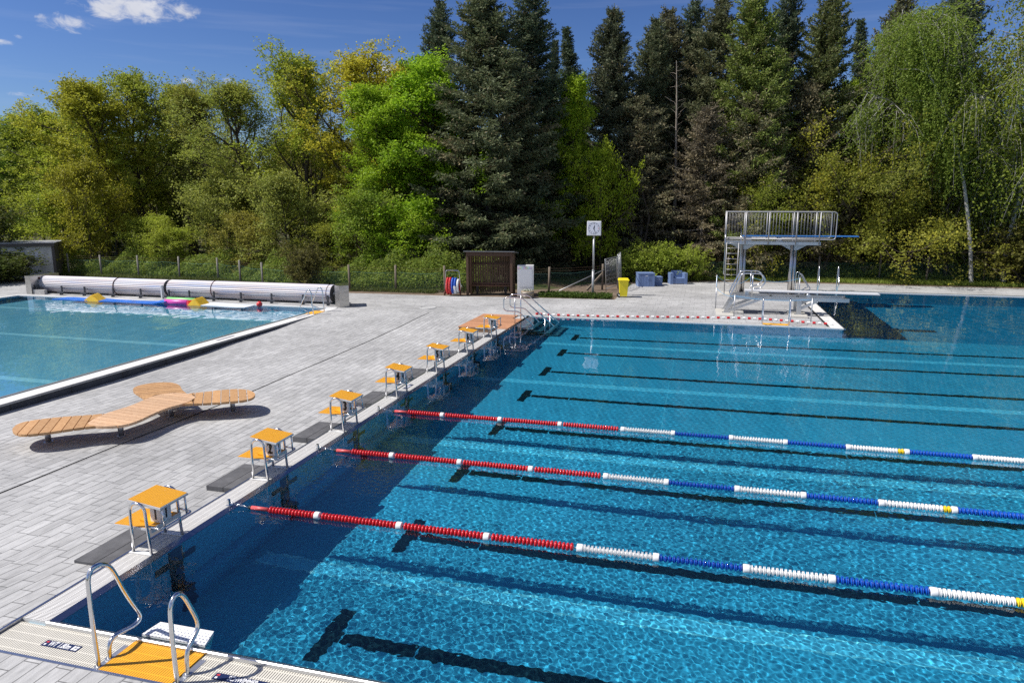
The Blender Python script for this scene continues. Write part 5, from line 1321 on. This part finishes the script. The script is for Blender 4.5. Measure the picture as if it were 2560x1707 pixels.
proto_tree('spruce_b', spruce(22, 16, 3.0, .05, .12, .16, power=.60, ragged=.34), leaf_n, bark_s)
proto_tree('spruce_c', spruce(23, 16, 2.7, .18, .25, .22, power=.5, ragged=.40), leaf_n, bark_s)
proto_tree('spruce_thin', spruce(24, 16, 2.0, .30, .05, .2, power=.85, ragged=.28), leaf_n, bark_s)
proto_tree('spruce_dead', spruce(25, 10, 2.1, .05, 1.0, .35, dens=.55, power=.45, ragged=.4), leaf_n, bark_d)
def plant(key, name, label, cat, x, y, H, Rr, col, nomH, nomR, rz, group=None, trunkname='trunk', crownname='crown'):
    me, tm = PROTO[key]
    t = thing(name, label, cat, (x, y, 0), rz, group)
    s = (Rr/nomR, Rr/nomR, H/nomH); t.scale = s
    if tm:
        o = bpy.data.objects.new(trunkname, tm); COL.objects.link(o); o.parent = t
    c = bpy.data.objects.new(crownname, me); COL.objects.link(c); c.parent = t
    c.color = (col[0], col[1], col[2], 1)
    return t
NOM = {'oak': (13,3.1), 'oak_b': (13,3.0), 'open': (13,3.4), 'beech': (13,3.1), 'twiggy': (13,3.0), 'twiggy_b': (13,3.2), 'birch': (15.5,3.0), 'thorn': (5.6,3.3), 'shrub': (1.9,1.15), 'sapling': (5,1.9), 'spruce': (16,3.4), 'spruce_b': (16,3.0), 'spruce_c': (16,2.7), 'spruce_thin': (16,2.0), 'spruce_dead': (10,2.1)}
YG = (.34,.41,.045); GY = (.30,.37,.045); OL = (.28,.32,.07); BG = (.28,.45,.025); DG = (.15,.25,.035); MG = (.22,.34,.045); YY = (.52,.48,.045)
SP = (.130,.155,.074); SB = (.098,.135,.072); SL = (.175,.225,.045); BI = (.19,.26,.04); SBR = (.165,.165,.088)
decid = [
 ('oak','leafy_tree','dark green leafy tree at the far left edge, above the shed',-48.2,40,11.4,4.2,DG),
 ('oak_b','leafy_tree','green leafy tree just behind the shed, second from the left edge',-44.5,43,12.2,3.8,MG),
 ('oak_b','leafy_tree','low yellow-green tree where the left treetops begin to rise',-38.9,37.5,11.4,3.4,YG),
 ('oak','leafy_tree','yellow-green rounded tree with bare dark trunk behind the left third of the cover roll',-34.5,36,12.8,3.3,(.35,.36,.035)),
 ('open','leafy_tree','tall green-topped tree with several dark limbs behind the left half of the cover roll',-31.6,37,13.5,3.5,GY),
 ('oak','leafy_tree','green-crowned tree at the right shoulder of the left treetop hump',-30.4,40,13.5,2.9,(.26,.31,.035)),
 ('twiggy','leafy_tree','brownish olive tree with bare twigs at its top in the dip of the skyline',-26.7,38,12.6,3.2,OL),
 ('twiggy_b','leafy_tree','dense olive tree standing behind the middle of the cover roll',-23.0,36,12.2,3.4,(.29,.35,.065)),
 ('twiggy','leafy_tree','olive green tree with fine pointed top behind the dense olive one',-22.4,41,13.8,2.9,(.32,.34,.065)),
 ('open','leafy_tree','yellow-green tree with open crown, left of the tallest yellow one',-18.4,36,13.6,3.6,YG),
 ('open','leafy_tree','tall yellow tree with sky showing between its spreading limbs',-14.6,35,13.5,3.8,YY),
 ('oak_b','leafy_tree','golden yellow tree squeezed behind the bright green one',-14.0,39,13.6,3.1,(.48,.43,.04)),
 ('beech','leafy_tree','large bright green tree leaning against the biggest spruce',-9.2,34,13.5,3.3,BG),
 ('beech','leafy_tree','bright green tree, lower left neighbour of the large bright green one',-11.0,33,11.4,2.6,(.30,.44,.025)),
 ('beech','leafy_tree','bright yellow-green tree in the gap between two dark spruces above the clock',-1.6,37.5,12.2,2.4,(.33,.46,.025)),
 ('sapling','leafy_tree','small bright green tree low in the dark gap above the clock',.6,36.5,7.2,1.8,(.33,.44,.025)),
 ('beech','leafy_tree','light green leafy tree peeping out between tall spruces above the diving tower',15.4,43.5,12.4,1.9,(.31,.42,.025)),
]
k = 0
for key, nm, lb, x, y, H, Rr, c in decid:
    plant(key, nm, lb, 'tree', x, y, H*.945, Rr*(1.2 if x < -8 else .9), c, *NOM[key], rz=k*1.7, group='broadleaf trees along the wood'); k += 1
conif = [
 ('spruce_b','dark spruce with a forked twin top behind the large bright green tree',-11.5,42,17.6,2.7,SB),
 ('spruce','biggest spruce of all, grey-green and reaching the ground behind the shelter',-5.5,33.9,16.1,4.3,SP),
 ('spruce_b','tall dark spruce touching the right side of the biggest spruce',-3.8,36.6,16.2,3.2,SB),
 ('spruce_thin','thinnest distant spruce spire in the gap of the skyline',-4.6,47,15.7,1.6,SB),
 ('spruce_thin','slim distant spruce spire, right of the thinnest one',-2.8,45,16.0,2.2,SB),
 ('spruce','pointed dark spruce standing alone against the sky above the clock',.5,40,15.6,3.2,(.105,.122,.066)),
 ('spruce_b','spruce with a needle-thin tip right of the small patch of sky',2.8,42,15.6,2.5,SP),
 ('spruce_c','grey-green spruce behind the bare pale trunk',4.0,44,16.4,2.6,SBR),
 ('spruce_b','tall spruce with pointed tip just right of the bare pale trunk',5.1,46,17.4,2.6,SB),
 ('spruce_c','broad spruce with brown lower branches left of the lime-tipped one',6.7,43,16.6,2.9,(.14,.155,.075)),
 ('spruce','spruce with lime green shoots, cut off by the top of the picture',8.9,40,16.8,3.2,SL),
 ('spruce_b','dark spruce squeezed right behind the lime-tipped spruce',10.8,44,17.2,2.6,SB),
 ('spruce_b','large spruce with bare stem showing, above the diving tower',12.9,41.5,16.4,2.9,(.130,.155,.05)),
 ('spruce_thin','thin spruce spire between the diving tower spruces and the birch',15.8,46,15.6,1.9,SB),
 ('spruce','brownish broad spruce directly left of the birch',17.2,44.5,16.4,3.2,(.14,.145,.075)),
 ('spruce_b','dark spruce behind the two birches at the right',21.4,47.5,18.2,3.4,SB),
]
for i, (key, lb, x, y, H, Rr, c) in enumerate(conif):
    plant(key, 'spruce_tree', lb, 'spruce', x, y, H, Rr*1.06, c, *NOM[key], rz=i*2.1+.4, group='spruces along the wood')
for i, (lb, x, y, H, Rr, c) in enumerate([
 ('half-bare brownish spruce with dead lower branches right of the clock',2.7,39.2,10.4,2.5,SBR),
 ('half-bare grey spruce with dead twigs behind the blue-grey armchair',6.4,38.6,9.6,2.3,(.16,.135,.09)),
 ('brown ragged spruce with drooping dead branches left of the diving tower',9.0,39,10.6,2.6,SBR),
 ('brown-tipped ragged spruce directly behind the railing of the diving tower',12.0,40,11.0,2.5,(.155,.14,.075)),
 ('ragged dead spruce in shade between the diving tower and the birch',15.6,41.5,10.2,2.6,(.13,.115,.075))]):
    plant('spruce_dead', 'spruce_tree', lb, 'spruce', x, y, H, Rr, c, *NOM['spruce_dead'], rz=i*1.3, group='half-bare spruces')
# bare pale trunk
rg = np.random.default_rng(5); b = MB()
tp = path(rg, (0,0,0), (0,0,1), 12.6, 12, 0, .05); taper(b, tp, .15, .02, 8)
for i in range(46):
    p, d = at_path(tp, .35+.63*i/46); az = i*2.4; ln = rg.uniform(.5,1.5)*(1.2-i/60)
    taper(b, path(rg, p, (math.cos(az), math.sin(az), .35), ln, 4, .3, .5), .018, .004, 3)
t = thing('bare_tree', 'bare pale dead trunk with thin leafless twigs among the spruces', 'tree', (4.75, 39.6, 0)); b.build('trunk', bark_d, t)
# birches
for i, (lb, x, y, H, Rr, c) in enumerate([
 ('tall leafy birch directly behind the bending white stem',19.4,41.6,15.8,3.9,BI),
 ('large leafy birch filling the right edge of the picture',22.6,40.2,18.6,4.3,(.21,.26,.035)),
 ('smaller birch between the two large ones, low and leafy',20.6,41.0,10.2,3.0,(.20,.28,.04))]):
    plant('birch', 'birch_tree', lb, 'birch', x, y, H, Rr, c, *NOM['birch'], rz=i*2.0+.6, group='birches at the right')
t = thing('leaning_birch', 'white birch stem bending to the upper left with two pale limbs among hanging leaves', 'birch', (20.66, 37.6, 0)); b = MB()
P = [(.0,0,-.1),(-.36,0,2.64),(-1.04,0,5.83),(-1.58,0,7.62),(-2.25,0,9.18),(-3.27,0,11.18),(-3.93,0,13.35)]; P = smooth_path(P, 2); taper(b, P, .115, .02, 8)
for pts_ in ([(-2.05,0,8.75),(-3.1,-.1,9.65),(-4.15,0,9.57)], [(-2.75,0,10.3),(-3.5,-.1,11.2),(-4.7,0,11.24)]): taper(b, smooth_path(pts_, 2), .04, .010, 5)
b.build('trunk', bark_w, t)
# a curtain of hanging leafy twigs belonging to this stem
rg = np.random.default_rng(9); C = []; U = []
Pn = np.array([tuple(p) for p in P])
for i in range(900):
    k = rg.uniform(.42, 1)*(len(Pn)-1); p = Pn[int(k)].copy(); a = rg.uniform(0, 2*PI); r_ = abs(rg.normal())*1.25
    p += np.array([math.cos(a)*r_ - .3, math.sin(a)*r_*.9 + .1, rg.uniform(-.3,.9)]); ln = rg.uniform(.8, 2.4); n = int(ln*16)
    if p[2] - ln < 3.0: continue
    v = rg.random((n,1)); C.append(p + np.array([rg.normal()*.12, rg.normal()*.12, -1.0])*ln*v + rg.normal(size=(n,3))*.06)
C = np.concatenate(C)
me = crown_mesh('leaning_birch_crown', leaf_quads(C, .058, .034, rg, .0, rg.normal(size=(len(C),3))*.5+np.array([0,0,-1.0])), rg.uniform(.2,.9,len(C)), np.zeros(len(C)), leaf_b)
o = bpy.data.objects.new('crown', me); COL.objects.link(o); o.parent = t; o.color = rgba(BI)
t = thing('birch_tree', 'stout birch trunk with dark-flecked white bark standing low at the right edge', 'birch', (22.45, 38.5, 0)); b = MB()
taper(b, smooth_path([(0,0,-.1),(-.05,0,1.2),(.02,0,2.7),(.2,0,4.3),(.5,.2,7)], 2), .17, .07, 10); b.build('trunk', bark_w, t)
# small trees and shrubs
plant('thorn','small_tree','small spreading multi-stemmed tree with bronze-green crown right of the diving tower','tree',13.2,39.6,6.3,3.6,(.24,.265,.035),*NOM['thorn'],rz=.3, group='small spreading trees behind the far paving')
plant('thorn','small_tree','multi-stemmed small tree with thin arching branches beneath the birch','tree',17.3,39.8,5.3,3.6,(.22,.245,.04),*NOM['thorn'],rz=2.2, group='small spreading trees behind the far paving')
plant('thorn','small_tree','bushy small tree half hidden behind the columns of the diving tower','tree',10.3,39.4,4.6,2.5,(.22,.28,.035),*NOM['thorn'],rz=4.0, group='small spreading trees behind the far paving')
plant('shrub','shrub','olive rounded shrub at the right edge beyond the diving pool','shrub',23.4,38.0,2.3,2.0,(.13,.13,.03),*NOM['shrub'],rz=1)
for i,(x,y,h,r_,lb) in enumerate([(2.7,34.7,1.25,1.0,'light green upright shrub nearest the wire fence panels'),(4.1,35.1,1.5,1.1,'tallest light green shrub of the clump behind the blue-grey chests'),(5.7,35.7,1.3,1.0,'light green shrub directly behind the blue-grey armchair')]):
    plant('shrub','shrub',lb,'shrub',x,y,h,r_,(.30,.38,.05),*NOM['shrub'],rz=i*2, group='light green shrubs behind the chests')
plant('sapling','leafy_tree','dark leafy tree overhanging the shed at the left edge','tree',-34.9,26.4,4.6,2.4,(.05,.085,.014),*NOM['sapling'],rz=.5)
plant('shrub','shrub','low dark bush at the foot of the shed, left of the cover roll','shrub',-31.0,24.6,1.0,1.6,(.06,.09,.018),*NOM['shrub'],rz=.5)
plant('shrub','shrub','low dark bush at the picture edge in front of the shed','shrub',-32.3,25.6,1.2,1.8,(.06,.09,.018),*NOM['shrub'],rz=2.5)
plant('shrub','shrub','brownish small bush growing through the wire fence behind the drive cabinet','shrub',-13.0,26.5,1.6,.9,(.12,.115,.035),*NOM['shrub'],rz=2.5)
for i,(x,y,H,r_,c) in enumerate([(-34,32,4.6,2.2,YG),(-31.5,31.5,6.2,2.1,(.30,.30,.03)),(-28.0,33,3.2,2.0,GY),(-25.5,31.6,2.6,1.6,GY),(-22.5,33.5,5.6,2.3,OL),(-19.8,31.6,3.4,2.0,(.26,.25,.05)),(-17.0,31,5.4,2.1,OL),(-14.3,31.6,3.0,2.0,(.22,.25,.035)),(-11.6,30.2,4.6,1.9,(.18,.28,.03)),(-8.8,30.9,3.4,2.0,BG)]):
    plant('sapling','sapling','bushy young tree behind the wire fence under the tall trees','sapling',x,y,H,r_,c,*NOM['sapling'],rz=i*1.1, group='young trees behind the fence')
# ------------------------------------------------------------------ undergrowth, grass and the wood behind
def stuff_leaves(name, C, a, b_, rg, col, lm, ti=None, al=None, upd=.35, U=None, extra=None):
    Q = leaf_quads(C, a, b_, rg, upd, U)
    n = len(C); me = crown_mesh(name, Q, rg.uniform(.1,.9,n) if ti is None else ti, np.zeros(n) if al is None else al, lm)
    o = bpy.data.objects.new(name, me); COL.objects.link(o); o.color = rgba(col); o['kind'] = 'stuff'; return o
rg = np.random.default_rng(77)
def band(n, xs_, ys_, depth, hfun):
    x = rg.uniform(xs_[0], xs_[-1], n); y0 = np.interp(x, xs_, ys_); y = y0 + rg.uniform(0, 1, n)**1.2*depth
    h = hfun(x, y-y0); z = h*rg.random(n)**.55
    return np.stack([x, y, z], 1)
def hf_left(x, d): return (.72 + .28*np.sin(x*1.1)+.22*np.sin(x*2.7+1)+.12*np.sin(x*6.1))*(.5+.7*np.minimum(d,1.4)) + 1.25*np.exp(-((x+6.9)/1.7)**2)*np.minimum(1,.35+d*.5)
C = band(60000, [-33,-31,-22,-19.5,-15.5,-10,-8,-5.5,-3.8], [29.4,29.3,29.1,28.9,26.75,26.7,26.9,27.0,27.2], 3.0, hf_left)
stuff_leaves('undergrowth', C, .055, .038, rg, (.17,.25,.045), leaf_b, al=rg.random(len(C))*.25)
def hf_right(x, d): return (.75+.2*np.sin(x*.9)+.15*np.sin(x*2.3+2))*(.45+.6*np.minimum(d,1.2))
C = band(45000, [2.2,5.4,8,13,18,24,36], [36.9,37.1,37.2,38.4,38.7,38.9,39.1], 3.2, hf_right)
stuff_leaves('undergrowth', C, .06, .038, rg, (.22,.31,.06), leaf_b, al=rg.random(len(C))*.15)
def blades(name, n, xs_, ys_, depth, h, col):
    x = rg.uniform(xs_[0], xs_[-1], n); y = np.interp(x, xs_, ys_) + rg.uniform(0, depth, n)
    C = np.stack([x, y, rg.uniform(.2,1,n)*h*.5], 1)
    stuff_leaves(name, C, h*.5, .012, rg, col, leaf_b, upd=-.2, U=rg.normal(size=(n,3))*.35+np.array([0,0,1.0]))
blades('grass', 22000, [2.8,7,11,22,36], [33.9,36.1,36.5,36.7,36.9], 2.0, .26, (.26,.33,.06))
blades('grass', 5000, [-.8,1.2,2.4], [26.35,26.5,26.75], .5, .10, (.12,.17,.035))
blades('grass', 9000, [-33,-20,-15,-6], [28.5,28.3,26.1,26.3], .7, .28, (.11,.14,.04))
C = np.stack([rg.uniform(-.9,2.5,2600), rg.uniform(26.4,27.5,2600), rg.uniform(.01,.2,2600)], 1)
stuff_leaves('weeds', C, .05, .032, rg, (.075,.125,.022), leaf_b)
# the wood behind: one mass of many crowns, with trunks
Cs, ti, al, As = [], [], [], []
tb = MB()
for i in range(110):
    y = rg.uniform(46, 78); x = rg.uniform(-1.15, .75)*(y+6) + 4
    con = x > -8 or rg.random() < .1
    h = rg.uniform(8.2, 10.6) + max(0, (y-46)*.05); r_ = rg.uniform(1.8, 2.8); n = 2300
    if con:
        z = h*rg.random(n)**.8; rr = r_*(1-z/h)**.7*np.sqrt(rg.random(n)); v = .30
    else:
        u = rg.random(n)**.4; th = rg.uniform(0,PI,n); z = h*.58 - np.cos(th)*h*.42*u; rr = r_*1.3*np.sin(th)*u; v = .62
    a = rg.uniform(0, 2*PI, n); Cs.append(np.stack([x+rr*np.cos(a), y+rr*np.sin(a), z], 1)); ti.append(rg.uniform(.1,.9,n)*v); al.append(np.full(n, 0.0 if con else rg.uniform(.2,.7)))
    tb.tube([(x,y,-.1),(x+rg.normal()*.2,y,h*.7)], [.16,.07], 6, 0, caps=False)
for i in range(150):       # slim trunks standing in the shade just inside the wood
    y = rg.uniform(38, 46) ; x = rg.uniform(-1.05, .6)*(y+6)+4
    tb.tube([(x,y,-.1),(x+rg.normal()*.25,y+rg.normal()*.2,3.5),(x+rg.normal()*.4,y,rg.uniform(6,8.5))], [rg.uniform(.07,.15),.07,.03], 6, 0, caps=False)
o = stuff_leaves('distant_wood', np.concatenate(Cs), .24, .15, rg, (.075,.105,.025), leaf_b, ti=np.concatenate(ti), al=np.concatenate(al)*.6)
o = tb.build('distant_trunks', bark_g); o['kind'] = 'stuff'
